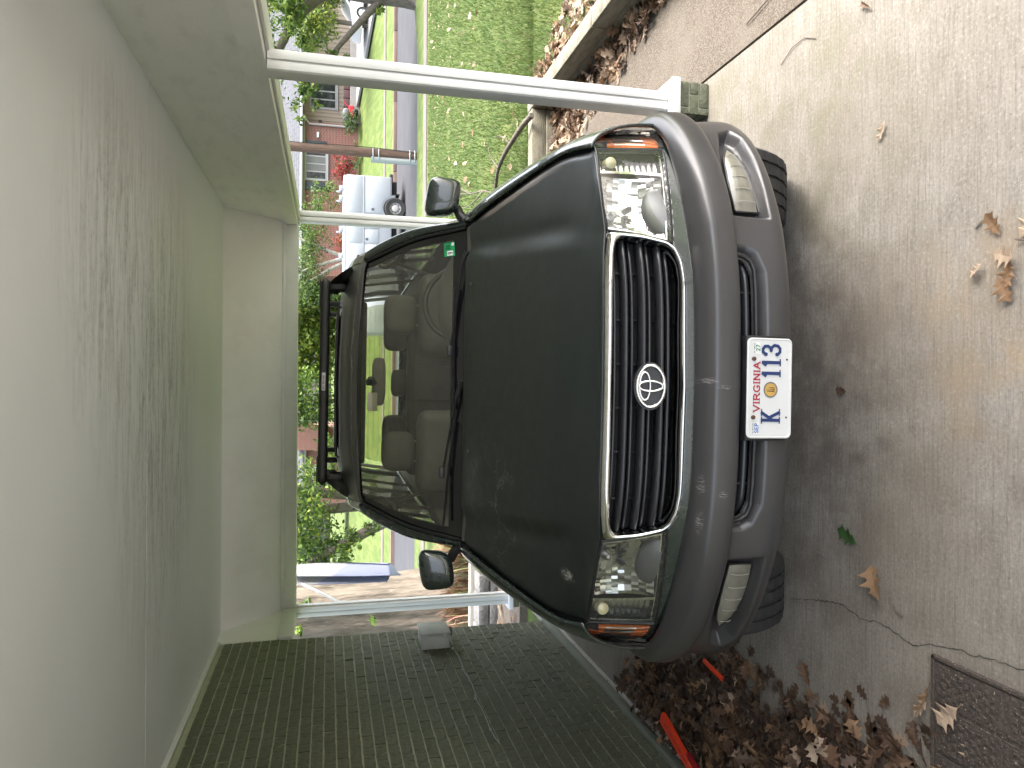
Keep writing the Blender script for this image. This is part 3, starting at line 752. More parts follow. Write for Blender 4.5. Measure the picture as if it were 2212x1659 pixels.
# ---- headlights, turn signals
def bil(a, b, q):
    """q: inner-bottom, outer-bottom, outer-top, inner-top in (x,z)."""
    q = np.array(q); return (q[0] * (1 - a) + q[1] * a) * (1 - b) + (q[3] * (1 - a) + q[2] * a) * b
HQ = [(.459, .8085), (.8085, .766), (.809, .9835), (.4995, 1.0005)]
def lamp_grid(q, na, nb, dfun, sg, a0=0, a1=1, b0=0, b1=1):
    G = np.zeros((na, nb, 3))
    for i in range(na):
        for j in range(nb):
            a = a0 + (a1 - a0) * i / (na - 1); b = b0 + (b1 - b0) * j / (nb - 1)
            x, z = bil(a, b, q); z += .010 * math.sin(math.pi * a) * b if q is HQ else 0
            G[i, j] = (sg * x, float(yF(x, z)) + dfun(a, b), z)
    return G
for sg, side in ((1, 'right'), (-1, 'left')):
    r = random.Random(11)
    hl = grid('headlight', lamp_grid(HQ, 24, 14, lambda a, b: -.003 - .006 * math.sin(math.pi * a) * math.sin(math.pi * b), sg, .006, .994, .01, .99), M_lens, car, flip=sg < 0)
    AD = .715
    # main reflector, faceted bowl
    def bowl(a, b):
        u = (a - .36) / .40; v = (b - .55) / .5
        return .022 + .075 * max(0.0, 1 - .55 * (u * u + v * v))
    G = lamp_grid(HQ, 22, 11, bowl, sg, .03, AD - .02, .04, .96)
    flat_v, flat_f = [], []
    for i in range(21):
        for j in range(10):
            c = (G[i, j] + G[i + 1, j] + G[i, j + 1] + G[i + 1, j + 1]) / 4
            tilt = (r.uniform(-.0013, .0013), r.uniform(-.0018, .0018)); k0 = len(flat_v)
            for p, (du, dv) in ((G[i, j], (-1, -1)), (G[i + 1, j], (1, -1)), (G[i + 1, j + 1], (1, 1)), (G[i, j + 1], (-1, 1))):
                flat_v.append((p[0], p[1] + du * tilt[0] + dv * tilt[1], p[2]))
            flat_f.append((k0, k0 + 1, k0 + 2, k0 + 3))
    mk('reflector', flat_v, flat_f, M_refl, hl)
    # outer small chamber with vertical flutes
    flut = lambda a, b: .045 + .0016 * math.sin(b * 75) + .012 * (a - AD)
    grid('side_reflector', lamp_grid(HQ, 8, 60, flut, sg, AD + .02, .97, .06, .94), M_refl, hl)
    # bezel: chrome frame just inside the lens and the divider wall
    bz = []
    for (a0, a1, b0, b1) in ((.012, .99, .955, .985), (.012, .99, .015, .05), (.012, .05, .015, .985), (.965, .99, .015, .985), (AD - .015, AD + .015, .03, .97)):
        G1 = lamp_grid(HQ, 12, 4, lambda a, b: .010 + .02 * abs(b - .5), sg, a0, a1, b0, b1); bz.append(G1)
    vv, ff = [], []
    for G1 in bz:
        a_, b_ = grid_vf(G1, off=len(vv)); vv += list(a_); ff += b_
    mk('bezel', vv, ff, M_chrome, hl, smooth=True)
    # low bulb shield: half dome
    G = np.zeros((9, 17, 3)); cx, cz = .575, .802
    for i in range(9):
        for j in range(17):
            th = math.pi * .5 * i / 8; ph = math.pi * j / 16
            x = cx + .088 * math.sin(th) * math.cos(ph); z = cz + .062 * math.sin(th) * math.sin(ph)
            G[i, j] = (sg * x, float(yF(x, z)) + .055 - .040 * math.cos(th), z)
    grid('bulb_shield', G, mat('shield_grey', (.10, .10, .105), .4, .4), hl)
    bx = .585; by = float(yF(bx, .905))
    tube('bulb', [(sg * bx, by + .085, .905), (sg * bx, by + .045, .905), (sg * bx, by + .03, .905)], [.011, .011, .004], M_black, hl, 12)
    bx = .565; by = float(yF(bx, .955))
    tube('bulb', [(sg * bx, by + .08, .955), (sg * bx, by + .055, .955), (sg * bx, by + .045, .955)], [.014, .014, .006], M_silver, hl, 12)
    px, pz = .758, .942; py = float(yF(px, pz))
    tube('marker_bulb', [(sg * px, py + .045, pz), (sg * px, py + .018, pz), (sg * px, py + .010, pz)], [.022, .020, .008], mat('yellowed_bulb', (.55, .50, .30), .2, coat=1), hl, 16)
    gk = []
    for (px_a, pz_a), (px_b, pz_b) in zip(HL, HL[1:] + HL[:1]):
        for q in range(6):
            xx, zz = px_a + (px_b - px_a) * q / 6, pz_a + (pz_b - pz_a) * q / 6; gk.append((sg * xx, float(yF(xx, zz)) - .0015, zz))
    tube('gasket', gk + gk[:1], .0042, M_black, hl, 6)
    # turn signal
    tsq = [(.822, .757), (.916, .722), (.905, .975), (.822, .977)]
    def ts_grid(na, nb, d):
        G = np.zeros((na, nb, 3))
        s0 = float(s_of_x(.823))
        for j in range(nb):
            b = j / (nb - 1); z0 = .757 - 0 * b
            z = .727 + b * (.978 - .727); so = float(s_of_x(np.interp(z, [.722, .76, .84, .92, .965, .98], [.915, .932, .937, .931, .915, .895])))
            for i in range(na):
                a = i / (na - 1); s_ = s0 + (so - s0) * a
                zz = z + (.757 - .727) * (1 - a) * (1 - b)
                x, y = xy_of_s(np.array(s_)); G[i, j] = (sg * float(x), float(y) + .28 * (zz - .78) + d(a, b), zz)
        return G
    ts = grid('turn_signal', ts_grid(14, 20, lambda a, b: -.003 - .005 * math.sin(math.pi * a)), M_lens, car, flip=sg < 0)
    Gt = ts_grid(30, 12, lambda a, b: .028 + (.006 if int(a * 11) % 2 else 0.0))
    vv, ff = grid_vf(Gt)
    mi = [1 if (int((i // 11) / 29 * 11) % 2 and .10 < (i % 11) / 11 < .55 and .15 < (i // 11) / 29 < .9) else 0 for i in range(len(ff))]
    mk('amber_reflector', vv, ff, [M_amber, M_refl], ts, midx=mi)

# ---- bumper
XB = np.array([0, .3, .5, .6, .7, .8, .87, .92, .962, .988, 1.002, 1.006]); YB = np.array([0, .012, .05, .085, .135, .205, .268, .328, .395, .465, .56, .70])
_bl = spline(np.stack([XB, YB], 1), 500); _bs = np.concatenate([[0], np.cumsum(np.hypot(np.diff(_bl[:, 0]), np.diff(_bl[:, 1])))])
def bs_of_x(x): return np.sign(x) * np.interp(np.abs(x), np.maximum.accumulate(_bl[:, 0]) + np.arange(500) * 1e-9, _bs)
PRO = np.array([(.752, .105), (.757, .085), (.757, .070), (.752, .045), (.744, .020), (.735, .004), (.722, -.008), (.70, -.013), (.665, -.016), (.648, -.013), (.640, -.004), (.636, .010), (.628, .015), (.60, .013), (.55, .006), (.50, .000), (.475, .003), (.458, .013), (.445, .032), (.437, .065), (.437, .12)])
PD = spline(PRO, 110)                                   # (z, y) along the section
bsm = _bs[-1]
us = np.linspace(-bsm, bsm, 620)
bx_ = np.sign(us) * np.interp(np.abs(us), _bs, _bl[:, 0]); by_ = np.interp(np.abs(us), _bs, _bl[:, 1])
tx = np.gradient(bx_); ty = np.gradient(by_); L = np.hypot(tx, ty); nx_, ny_ = ty / L, -tx / L          # outward normal in plan
SSb = np.repeat(us[:, None], len(PD), 1); Zb = np.repeat(PD[None, :, 0], len(us), 0).copy(); Ob = np.repeat(PD[None, :, 1], len(us), 0).copy()
k = sstep(.62, .98, np.abs(bx_))[:, None]
Zb += k * np.where(Zb < .62, -.018 * (.62 - Zb) / .18, 0)
# shelf narrows and drops a little towards the corner
Ob = np.where(Zb > .73, Ob * (1 - .55 * k), Ob)
SLOT = [(.452, .700), (.452, .628), (.449, .592), (.430, .564), (.366, .541), (.153, .541), (0, .541), (0, .700)]
SLOT = [(.452, .700), (.452, .628), (.449, .592), (.430, .564), (.366, .541), (.153, .541)]
slot = [(float(bs_of_x(p[0])), p[1]) for p in SLOT]; slot = slot + [(-p[0], p[1]) for p in slot[::-1]]
FP = [(.892, .560), (.80, .600), (.705, .622), (.557, .640), (.540, .506), (.672, .500), (.775, .491), (.863, .492), (.903, .515)]
recess = np.zeros_like(Zb)
sd_ = sdpoly(SSb, Zb, slot); sd_slot = sd_; recess = np.maximum(recess, .030 * sstep(.004, -.032, sd_) * sstep(.6405, .637, Zb))
for sg in (1, -1):
    fp = [(float(bs_of_x(p[0])), p[1]) for p in FP]
    sd_ = sdpoly(SSb * sg, Zb, fp); recess = np.maximum(recess, .045 * sstep(.006, -.020, sd_) * sstep(.6405, .637, Zb))
Ob = Ob + recess
Gb = np.stack([bx_[:, None] - nx_[:, None] * Ob, by_[:, None] - ny_[:, None] * Ob, Zb], 2)
v_, f_ = grid_vf(Gb, True); sds = sd_slot.reshape(-1); zz_ = Zb.reshape(-1)
f_ = [q for q in f_ if not (max(sds[list(q)]) < -.033 and max(zz_[list(q)]) < .6355)]
bp = mk('bumper', v_, f_, M_bumper, car, smooth=True, sharp=70); bp['label'] = 'grey painted front bumper with lower intake'
def bpt(x, z, off):
    """point on the bumper plan curve at lateral x, pushed inwards by off."""
    i = int(np.argmin(np.abs(bx_ - x))); return (bx_[i] - nx_[i] * off, by_[i] - ny_[i] * off, z)
# lower intake: dark back and slats
G = np.array([[bpt(x, z, d) for z, d in ((.66, .05), (.66, .12), (.462, .12), (.462, .03))] for x in np.linspace(-.46, .46, 40)]); grid('intake_back', G, M_under, bp)
pr = [(-.012, .004), (-.004, .011), (.020, .014), (.024, -.010), (-.004, -.011), (-.012, -.004)]
G = np.array([[bpt(x, .590 + pz, .050 + py + .03 * max(0, (abs(x) - .34) / .08) ** 2) for (py, pz) in pr] for x in np.linspace(-.42, .42, 60)]); grid('intake_slat', G, M_slat, bp, closed_v=True)
for x in (-.30, .30): box('intake_rib', x - .003, x + .003, bpt(x, 0, .045)[1], bpt(x, 0, .09)[1], .50, .66, M_black, bp)
rim_ = [(.418, .634), (.418, .62), (.414, .604), (.400, .585), (.370, .5745), (.30, .5745), (.153, .5745), (0, .5745)]
rim_ = rim_ + [(-a, b) for a, b in rim_[::-1][1:]]
tube('intake_rim', [bpt(x, z, .016) for x, z in rim_], .0075, M_black, bp, 8)
# fog lamps
for sg in (1, -1):
    FL = np.array([(.842, .552), (.80, .576), (.682, .598), (.586, .602), (.580, .521), (.663, .516), (.735, .515), (.806, .520), (.838, .536)])
    topz = lambda x: np.interp(x, [.580, .586, .682, .80, .842], [.600, .603, .600, .577, .550]); botz = lambda x: np.interp(x, [.580, .663, .735, .806, .842], [.521, .515, .514, .519, .545])
    G = np.zeros((26, 14, 3))
    for i, x in enumerate(np.linspace(.580, .842, 26)):
        for j in range(14):
            b = j / 13; z = botz(x) * (1 - b) + topz(x) * b
            e = math.sin(math.pi * min(max(b, .03), .97)) ** .5 * math.sin(math.pi * np.clip((x - .575) / .272, .03, .97)) ** .5
            p = bpt(sg * x, z, .040 - .020 * e); G[i, j] = p
    fo = grid('fog_lamp', G, M_foglens, car, flip=sg < 0)
    for xx in np.linspace(.61, .80, 5):
        pts = [bpt(sg * xx, botz(xx) * (1 - b) + topz(xx) * b, .0185 + .012 * abs(2 * b - 1) ** 3) for b in np.linspace(.12, .88, 8)]
        tube('lens_line', pts, .0012, mat('fog_line', (.30, .29, .25), .3), fo, 5)
    rimp = [bpt(sg * x, z, .036) for x, z in [(.842, .550), (.80, .577), (.682, .600), (.586, .604), (.579, .600), (.579, .521), (.586, .515), (.663, .513), (.735, .512), (.806, .517), (.838, .535), (.842, .550)]]
    tube('rim', rimp, .004, M_black, fo, 6)

# ---- hood
HE = np.array([(.30, .800, .965), (.388, .815, .990), (.492, .830, 1.025), (.596, .829, 1.058), (.784, .808, 1.112), (1.064, .772, 1.187), (1.30, .738, 1.247), (1.5, .72, 1.28)])
HEs = spline(HE, 120)
def xe(y): return np.interp(y, HEs[:, 0], HEs[:, 1])
def ze(y): return np.interp(y, HEs[:, 0], HEs[:, 2])
_zc = spline(np.array([(.12, 1.022), (.155, 1.036), (.20, 1.056), (.30, 1.083), (.45, 1.112), (.65, 1.150), (.95, 1.203), (1.30, 1.259), (1.6, 1.30)]), 160)
def zc(y): return np.interp(y, _zc[:, 0], _zc[:, 1])
nS, nT = 161, 110
Gh = np.zeros((nS, nT, 3))
for i in range(nS):
    s_ = -1 + 2 * i / (nS - 1)
    xf = s_ * .813; yf = float(yF(xf, ztop(xf))) + .002
    for j in range(nT):
        t_ = (j / (nT - 1)) ** 1.25
        yr = 1.275 + .025 * s_ * s_
        y = yf + (yr - yf) * t_
        x = s_ * (.813 * (1 - min(t_ * 4, 1)) + xe(y) * min(t_ * 4, 1))
        u = abs(x) / xe(y)
        edge = ze(y); lip = .0
        yy = y - (yf - .155) * (1 - sstep(.0, .5, t_))       # front edge follows its own lip curve
        crown = zc(y) - edge
        z = edge + crown * (1 - u ** 2.4)
        zf = float(ztop(xf)) + .003
        kf = sstep(.16, 0.0, t_)
        zl = zf + (z - zf) * (1 - (1 - min(t_ / .16, 1)) ** 2.2) if t_ < .16 else z
        z = zl
        w0 = .44 + .10 * t_; b_ = sstep(w0 + .075, w0, abs(x)) * .014 * sstep(.02, .25, t_)
        gr_ = -.006 * math.exp(-((abs(x) - w0 - .095) / .03) ** 2) * sstep(.05, .3, t_)
        roll_ = -.010 * sstep(.965, 1.0, u)
        Gh[i, j] = (x, y, z + b_ + gr_ + roll_)
hd = grid('hood', Gh, M_hood, car, flip=True, solid=.012); hd['label'] = 'oxidised dark green hood with peeling clear coat'
for x in (.44, -.30):
    y = 1.19; z = float(zc(y)) + .010; box('washer_nozzle', x - .008, x + .008, y - .006, y + .008, z, z + .010, M_black, hd, .003)
# dark bay under the gaps
box('engine_bay', -.78, .78, .42, 1.30, .55, .93, M_under, car)
G = np.zeros((40, 2, 3)); 
for sg in (1, -1):
    G = np.array([[(sg * (xe(y) - .03), y, ze(y) - .03), (sg * (xe(y) + .03), y, ze(y) - .035)] for y in np.linspace(.36, 1.32, 30)]); grid('gap_seal', G, M_under, car)

# ---- body sides: fender, doors, quarter
SEC = [(.40, [(.823, .978), (.842, .972), (.872, .945), (.905, .87), (.918, .78), (.918, .62)]),
       (.50, [(.836, 1.023), (.856, 1.014), (.888, .975), (.925, .89), (.943, .78), (.945, .62)]),
       (.60, [(.835, 1.054), (.860, 1.044), (.896, 1.0), (.933, .90), (.952, .78), (.955, .62)]),
       (.80, [(.814, 1.110), (.843, 1.101), (.887, 1.055), (.934, .93), (.957, .80), (.960, .62)]),
       (1.06, [(.778, 1.184), (.815, 1.173), (.874, 1.113), (.932, .97), (.957, .82), (.960, .60)]),
       (1.30, [(.745, 1.243), (.792, 1.225), (.862, 1.155), (.927, 1.0), (.953, .83), (.955, .52)]),
       (1.45, [(.775, 1.243), (.822, 1.208), (.876, 1.14), (.927, 1.0), (.952, .83), (.952, .46)]),
       (2.50, [(.800, 1.250), (.842, 1.212), (.886, 1.13), (.927, 1.0), (.952, .83), (.952, .44)]),
       (3.55, [(.800, 1.250), (.842, 1.212), (.884, 1.13), (.925, 1.0), (.948, .83), (.948, .46)]),
       (4.80, [(.770, 1.250), (.805, 1.212), (.845, 1.13), (.885, 1.0), (.905, .83), (.905, .52)])]
ctrl = [[(p[0], y, p[1]) for p in ps] for y, ps in SEC]
def side_grid(y0, y1, n, nv=40):
    rows = np.array([spline(np.array(r), nv) for r in ctrl]); yk = np.array([s_[0] for s_ in SEC])
    out = np.zeros((n, nv, 3)); yy = np.linspace(y0, y1, n)
    for j in range(nv):
        fine = spline(rows[:, j], 600)
        for d in (0, 2): out[:, j, d] = np.interp(yy, fine[:, 1], fine[:, d])
        out[:, j, 1] = yy
    for yc in (.83, 3.68):
        h = .40 + np.sqrt(np.maximum(.455 ** 2 - (yy - yc) ** 2, 0)); h = np.where(np.abs(yy - yc) < .455, h, 0)
        out[:, :, 2] = np.maximum(out[:, :, 2], h[:, None])
    return out
for sg in (1, -1):
    for nm, a, b, n in (('fender', .405, 1.432, 60), ('door', 1.440, 2.508, 24), ('door', 2.516, 3.50, 24), ('rear_quarter', 3.508, 4.80, 40)):
        G = side_grid(a, b, n); G[:, :, 0] *= sg
        pt = grid(nm, G, M_paint, car, flip=sg > 0)
        md = pt.modifiers.new('thickness', 'SOLIDIFY'); md.thickness = .012; md.offset = -1
    for yc in (.83, 3.68):                                     # wheel housings
        G = np.array([[(sg * .60, yc + .45 * math.cos(a), .40 + .45 * math.sin(a)), (sg * .93, yc + .45 * math.cos(a), .40 + .45 * math.sin(a))] for a in np.linspace(.42, math.pi - .1, 24)]); grid('wheel_arch', G, M_under, car)
box('underbody', -.60, .60, .34, 4.70, .40, .56, M_under, car, .03)
box('cabin_floor', -.84, .84, 1.42, 4.70, .54, .60, M_under, car)
box('firewall', -.84, .84, 1.31, 1.42, .54, 1.20, M_under, car)

# ---- windscreen, pillars, roof
WS = [[(-.742, 1.43, 1.236), (-.40, 1.345, 1.246), (0, 1.315, 1.252), (.40, 1.345, 1.246), (.742, 1.43, 1.236)],
      [(-.722, 1.73, 1.456), (-.385, 1.655, 1.482), (0, 1.625, 1.492), (.385, 1.655, 1.482), (.722, 1.73, 1.456)],
      [(-.652, 2.10, 1.684), (-.35, 2.035, 1.704), (0, 2.01, 1.712), (.35, 2.035, 1.704), (.652, 2.10, 1.684)]]
WG = patch(WS, 48, 61)
ws = grid('windshield', WG, M_ws, car, flip=False)
nrm = np.cross(np.gradient(WG, axis=1), np.gradient(WG, axis=0)); nrm /= np.linalg.norm(nrm, axis=2, keepdims=True)
if nrm[24, 30, 2] < 0: nrm = -nrm
WI = WG + nrm * .002
M_frit = mat('black_glass_edge', (.008, .008, .009), .12, coat=.5)
grid('frit_band', WI[:6], M_frit, ws); grid('frit_band', WI[45:], M_frit, ws)
grid('frit_band', WI[5:46, :3], M_frit, ws); grid('frit_band', WI[5:46, 58:], M_frit, ws)
# inspection sticker and glyph strokes
GL = {'V': [[(0, 1), (.5, 0), (1, 1)]], 'I': [[(.5, 0), (.5, 1)]], 'R': [[(.12, 0), (.12, 1)], [(.12, .96), (.55, .96), (.8, .86), (.84, .74), (.78, .60), (.55, .52), (.12, .52)], [(.5, .5), (.98, 0)]],
      'G': [[(.92, .80), (.75, .95), (.5, .98), (.25, .9), (.08, .65), (.08, .35), (.25, .1), (.5, .02), (.78, .06), (.9, .18), (.9, .42), (.62, .42)]], 'N': [[(.1, 0), (.1, 1), (.9, 0), (.9, 1)]],
      'A': [[(0, 0), (.5, 1), (1, 0)], [(.2, .36), (.8, .36)]], 'K': [[(.15, 0), (.15, 1)], [(.95, 1), (.2, .42)], [(.42, .58), (.98, 0)]], '1': [[(.22, .80), (.5, .98)], [(.5, .98), (.5, 0)]],
      '3': [[(.10, .84), (.30, .97), (.58, .97), (.80, .86), (.82, .70), (.68, .57), (.40, .52)], [(.40, .52), (.72, .48), (.90, .34), (.86, .14), (.62, .02), (.32, .02), (.08, .16)]],
      'S': [[(.88, .82), (.68, .96), (.35, .96), (.14, .82), (.2, .62), (.5, .52), (.8, .42), (.88, .2), (.66, .04), (.32, .04), (.1, .18)]], 'E': [[(.9, .97), (.12, .97), (.12, .03), (.9, .03)], [(.12, .5), (.75, .5)]],
      'P': [[(.12, 0), (.12, .97), (.65, .97), (.88, .84), (.88, .62), (.65, .48), (.12, .48)]], '2': [[(.12, .78), (.3, .95), (.65, .96), (.86, .78), (.78, .55), (.12, .03), (.9, .03)]], '7': [[(.08, .96), (.92, .96), (.4, 0)]],
      'O': [[(.5, .98), (.2, .88), (.08, .5), (.2, .12), (.5, .02), (.8, .12), (.92, .5), (.8, .88), (.5, .98)]], 'H': [[(.12, 0), (.12, 1)], [(.88, 0), (.88, 1)], [(.12, .5), (.88, .5)]],
      '9': [[(.85, .62), (.65, .45), (.35, .45), (.14, .62), (.14, .82), (.35, .97), (.65, .97), (.86, .8), (.84, .4), (.6, .03), (.25, .03)]], '6': [[(.78, .92), (.4, .95), (.16, .6), (.14, .25), (.35, .03), (.65, .03), (.86, .2), (.84, .42), (.62, .55), (.35, .53), (.16, .38)]],
      '4': [[(.7, 0), (.7, 1), (.08, .3), (.95, .3)]], '0': [[(.5, .98), (.18, .85), (.1, .5), (.18, .15), (.5, .02), (.82, .15), (.9, .5), (.82, .85), (.5, .98)]], '8': [[(.5, .52), (.2, .64), (.2, .86), (.5, .98), (.8, .86), (.8, .64), (.5, .52), (.14, .36), (.14, .12), (.5, .02), (.86, .12), (.86, .36), (.5, .52)]],
      '5': [[(.85, .97), (.2, .97), (.14, .55), (.55, .6), (.86, .42), (.84, .16), (.55, .02), (.12, .1)]]}
SERIF = {'V': [(0, 1), (1, 1)], 'I': [(.5, 0), (.5, 1)], 'R': [(.12, 0), (.12, 1), (.98, 0)], 'N': [(.1, 0), (.1, 1), (.9, 1)], 'A': [(0, 0), (1, 0)], 'K': [(.15, 0), (.15, 1), (.95, 1), (.98, 0)], '1': [(.5, 0)]}
def strokes(ch, x0, z0, wd, ht, sw, serif=False):
    """2-D quads of one glyph."""
    Q = []
    def seg(a, b, w):
        a, b = np.array(a), np.array(b); d = b - a; L_ = np.hypot(*d)
        if L_ < 1e-9: return
        d /= L_; n = np.array([-d[1], d[0]]) * w / 2; a = a - d * w * .28; b = b + d * w * .28
        Q.append([a - n, b - n, b + n, a + n])
    for pl in GL[ch]:
        P = [np.array((x0 + p[0] * wd, z0 + p[1] * ht)) for p in pl]
        for a, b in zip(P[:-1], P[1:]): seg(a, b, sw)
    if serif:
        for (p, q) in SERIF.get(ch, []):
            c = np.array((x0 + p * wd, z0 + q * ht)); seg(c - (sw * 1.0, 0), c + (sw * 1.0, 0), sw * .42)
        if ch == '3':
            for p in ((.10, .80), (.10, .20)):
                c = np.array((x0 + p[0] * wd, z0 + p[1] * ht)); Q.append([c + sw * .62 * np.array((math.cos(a), math.sin(a))) for a in np.linspace(0, 2 * math.pi, 10, endpoint=False)])
    return Q
def letters(name, text, x0, z0, wd, ht, gap, sw, mat_, parent, P, serif=False, raise_=.0, wmap=None):
    """each character one flat raised mesh; P(x,z,d)->3-D."""
    x = x0; out = []
    for ch in text:
        if ch == ' ': x += wd * .55 + gap; continue
        cw = wd * (wmap or {}).get(ch, 1.0)
        V, Fc = [], []
        for qi, q in enumerate(strokes(ch, x, z0, cw, ht, sw, serif)):
            b = len(V); n = len(q); d = raise_ + qi * .00002
            V += [P(p[0], p[1], d) for p in q]; Fc.append(tuple(range(b, b + n)))
        out.append(mk(name, V, Fc, mat_, parent)); x += cw + gap
    return out
def on_ws(x, z, d=.003):
    c = WI.reshape(-1, 3); nn = nrm.reshape(-1, 3); k = np.argsort((c[:, 0] - x) ** 2 + (c[:, 2] - z) ** 2)[:4]
    wgt = 1 / (((c[k, 0] - x) ** 2 + (c[k, 2] - z) ** 2) + 1e-7); p = (c[k] * wgt[:, None]).sum(0) / wgt.sum(); n = nn[k].mean(0)
    k0 = k[0]; p = p - n * float(np.dot(n, p - c[k0])); p = np.array((x, c[k0, 1] + (n[0] * (c[k0, 0] - x) + n[2] * (c[k0, 2] - z)) / n[1], z))
    return tuple(p + n * d)
M_grn = mat('sticker_green', (.012, .26, .09), .4); M_wht = mat('sticker_white', (.62, .63, .6), .5); M_ink = mat('ink_black', (.01, .01, .012), .5)
def ws_quad(name, x0, x1, z0, z1, d, mat_, parent): return mk(name, [on_ws(x0, z0, d), on_ws(x1, z0, d), on_ws(x1, z1, d), on_ws(x0, z1, d)], [(0, 1, 2, 3)], mat_, parent)
st = ws_quad('inspection_sticker', .607, .677, 1.286, 1.329, .002, M_grn, ws)
ws_quad('month_field', .611, .635, 1.293, 1.317, .0026, M_wht, st)
letters('numeral', '9', .617, 1.296, .0115, .0175, .003, .003, M_ink, st, lambda x, z, d: on_ws(x, z, .0032 + d))
letters('numeral', '26', .642, 1.306, .009, .014, .003, .0024, M_ink, st, lambda x, z, d: on_ws(x, z, .0032 + d))
ws_quad('code_strip', .660, .674, 1.289, 1.299, .0026, M_wht, st)

def lerp_rows(a, b, t): return np.asarray(a) * (1 - t) + np.asarray(b) * t
for sg in (1, -1):
    inner = WG[:, -1] if sg > 0 else WG[:, 0]
    oc = spline(np.array([(sg * .772, 1.43, 1.225), (sg * .783, 1.60, 1.36), (sg * .780, 1.76, 1.472), (sg * .752, 1.95, 1.588), (sg * .722, 2.10, 1.664)]), 48)
    bk = oc + np.array((sg * .008, .075, -.02))
    mid1 = inner + (oc - inner) * .3 + np.array((0, -.012, .010)); mid2 = inner + (oc - inner) * .75 + np.array((sg * .004, -.012, .006))
    G = np.stack([inner + np.array((0, .004, -.004)), mid1, mid2, oc, bk], 1)
    G = np.array([spline(r_, 13) for r_ in G])
    grid('windshield_pillar', G, M_paint, car, flip=sg < 0)
    seal = [tuple(p + np.array((-sg * .004, -.008, .008))) for p in inner[::3]]; tube('windshield_seal', seal, .007, M_black, car, 6)
yk = [2.055, 2.20, 2.50, 3.20, 4.20, 4.70]; zc_ = [1.712, 1.762, 1.800, 1.822, 1.808, 1.765]; zedge = [1.684, 1.708, 1.742, 1.765, 1.755, 1.715]; xed = [.660, .680, .695, .705, .700, .680]
RC = []
for i in range(6):
    row = []
    for u in (-1, -.93, -.8, -.5, 0, .5, .8, .93, 1):
        x = u * xed[i]; z = zedge[i] + (zc_[i] - zedge[i]) * (1 - abs(u) ** 2.6)
        y = yk[i] + (0.05 * u * u - .045 if i == 0 else 0.03 * u * u * (i == 1))
        row.append((x, y, z - .012 * (abs(u) == 1) + .0))
    RC.append(row)
RG = patch(RC, 90, 61)
def roof_material():
    t = NT('peeling_roof_paint')
    a = t.noise(9, 6, .7); b = t.noise(60, 4, .7)
    edge = t.math('ADD', t.math('MULTIPLY', a, .12), t.math('MULTIPLY', b, .02))
    sp = t.n.new('ShaderNodeSeparateXYZ'); t.l.new(t.obj, sp.inputs[0])
    yy = t.math('SUBTRACT', sp.outputs['Y'], edge)                      # ragged line where the clear coat ends
    line = t.math('MULTIPLY', t.rng(yy, 2.035, 2.041), t.rng(yy, 2.050, 2.045))
    fl = t.math('MULTIPLY', t.rng(t.noise(16, 3), .66, .70), t.rng(yy, 2.06, 2.1))
    c = t.mix(t.rng(yy, 2.03, 2.045), (0.050, 0.048, 0.044), (0.028, 0.029, 0.028))
    c = t.mix(t.math('MULTIPLY', line, .9), c, (.20, .195, .185)); c = t.mix(t.math('MULTIPLY', fl, .6), c, (.20, .19, .17))
    return t.set(col=c, rough=t.rng(yy, 2.03, 2.045, .6, .36), coat=.3, coat_rough=.2)
rp = grid('roof', RG, roof_material(), car, flip=False, solid=.01); rp['label'] = 'dark roof with a ragged line of peeling clear coat'
sr = box('sunroof', -.42, .42, 2.62, 3.10, 1.802, 1.822, M_frit, rp, .008)
tube('wind_deflector', [(-.45, 2.55, 1.80), (-.44, 2.50, 1.812), (0, 2.475, 1.822), (.44, 2.50, 1.812), (.45, 2.55, 1.80)], .008, M_black, rp, 8)
tube('deflector_trim', [(-.47, 2.47, 1.790), (0, 2.445, 1.802), (.47, 2.47, 1.790)], .004, M_silver, rp, 6)
# side glass, roof rail and rear end
for sg in (1, -1):
    top = np.array([(sg * .728, 2.16, 1.655), (sg * .735, 2.5, 1.70), (sg * .742, 3.5, 1.715), (sg * .715, 4.55, 1.67)]); bot = np.array([(sg * .800, 1.50, 1.250), (sg * .806, 2.5, 1.255), (sg * .806, 3.5, 1.255), (sg * .780, 4.72, 1.25)])
    T_, B2 = spline(top, 40), spline(bot, 40)
    G = np.array([B2, lerp_rows(B2, T_, .5) + np.array((sg * .016, 0, 0)), T_]); grid('side_window', G[:, :14], M_sglass, car, flip=sg > 0); grid('side_window', G[:, 13:], M_pglass, car, flip=sg > 0)
    rail_o = spline(np.array([(sg * .722, 2.08, 1.655), (sg * .742, 2.5, 1.715), (sg * .750, 3.5, 1.735), (sg * .720, 4.6, 1.69)]), 40)
    rin = spline(np.array([(sg * .655, 2.07, 1.684), (sg * .692, 2.5, 1.742), (sg * .702, 3.5, 1.765), (sg * .680, 4.65, 1.715)]), 40)
    G = np.array([rin + np.array((0, 0, -.004)), lerp_rows(rin, rail_o, .6) + np.array((0, 0, .012)), rail_o, rail_o + np.array((-sg * .002, 0, -.04))]); grid('roof_rail_panel', G, M_paint, car, flip=sg < 0)
    for y0, y1 in ((2.42, 2.56), (3.42, 3.58), (4.45, 4.74)):
        a0 = np.array([(sg * .803, y0, 1.25), (sg * .770, y0, 1.48), (sg * .736, y0, 1.71)]); a1 = a0 + np.array((0, y1 - y0, 0))
        G = np.array([spline(a0, 8), spline(a1, 8)]) + np.array((sg * .012, 0, 0)); grid('window_pillar', G, M_black, car)
        G = G - np.array((sg * .05, 0, 0)); grid('window_pillar', G, M_int, car)
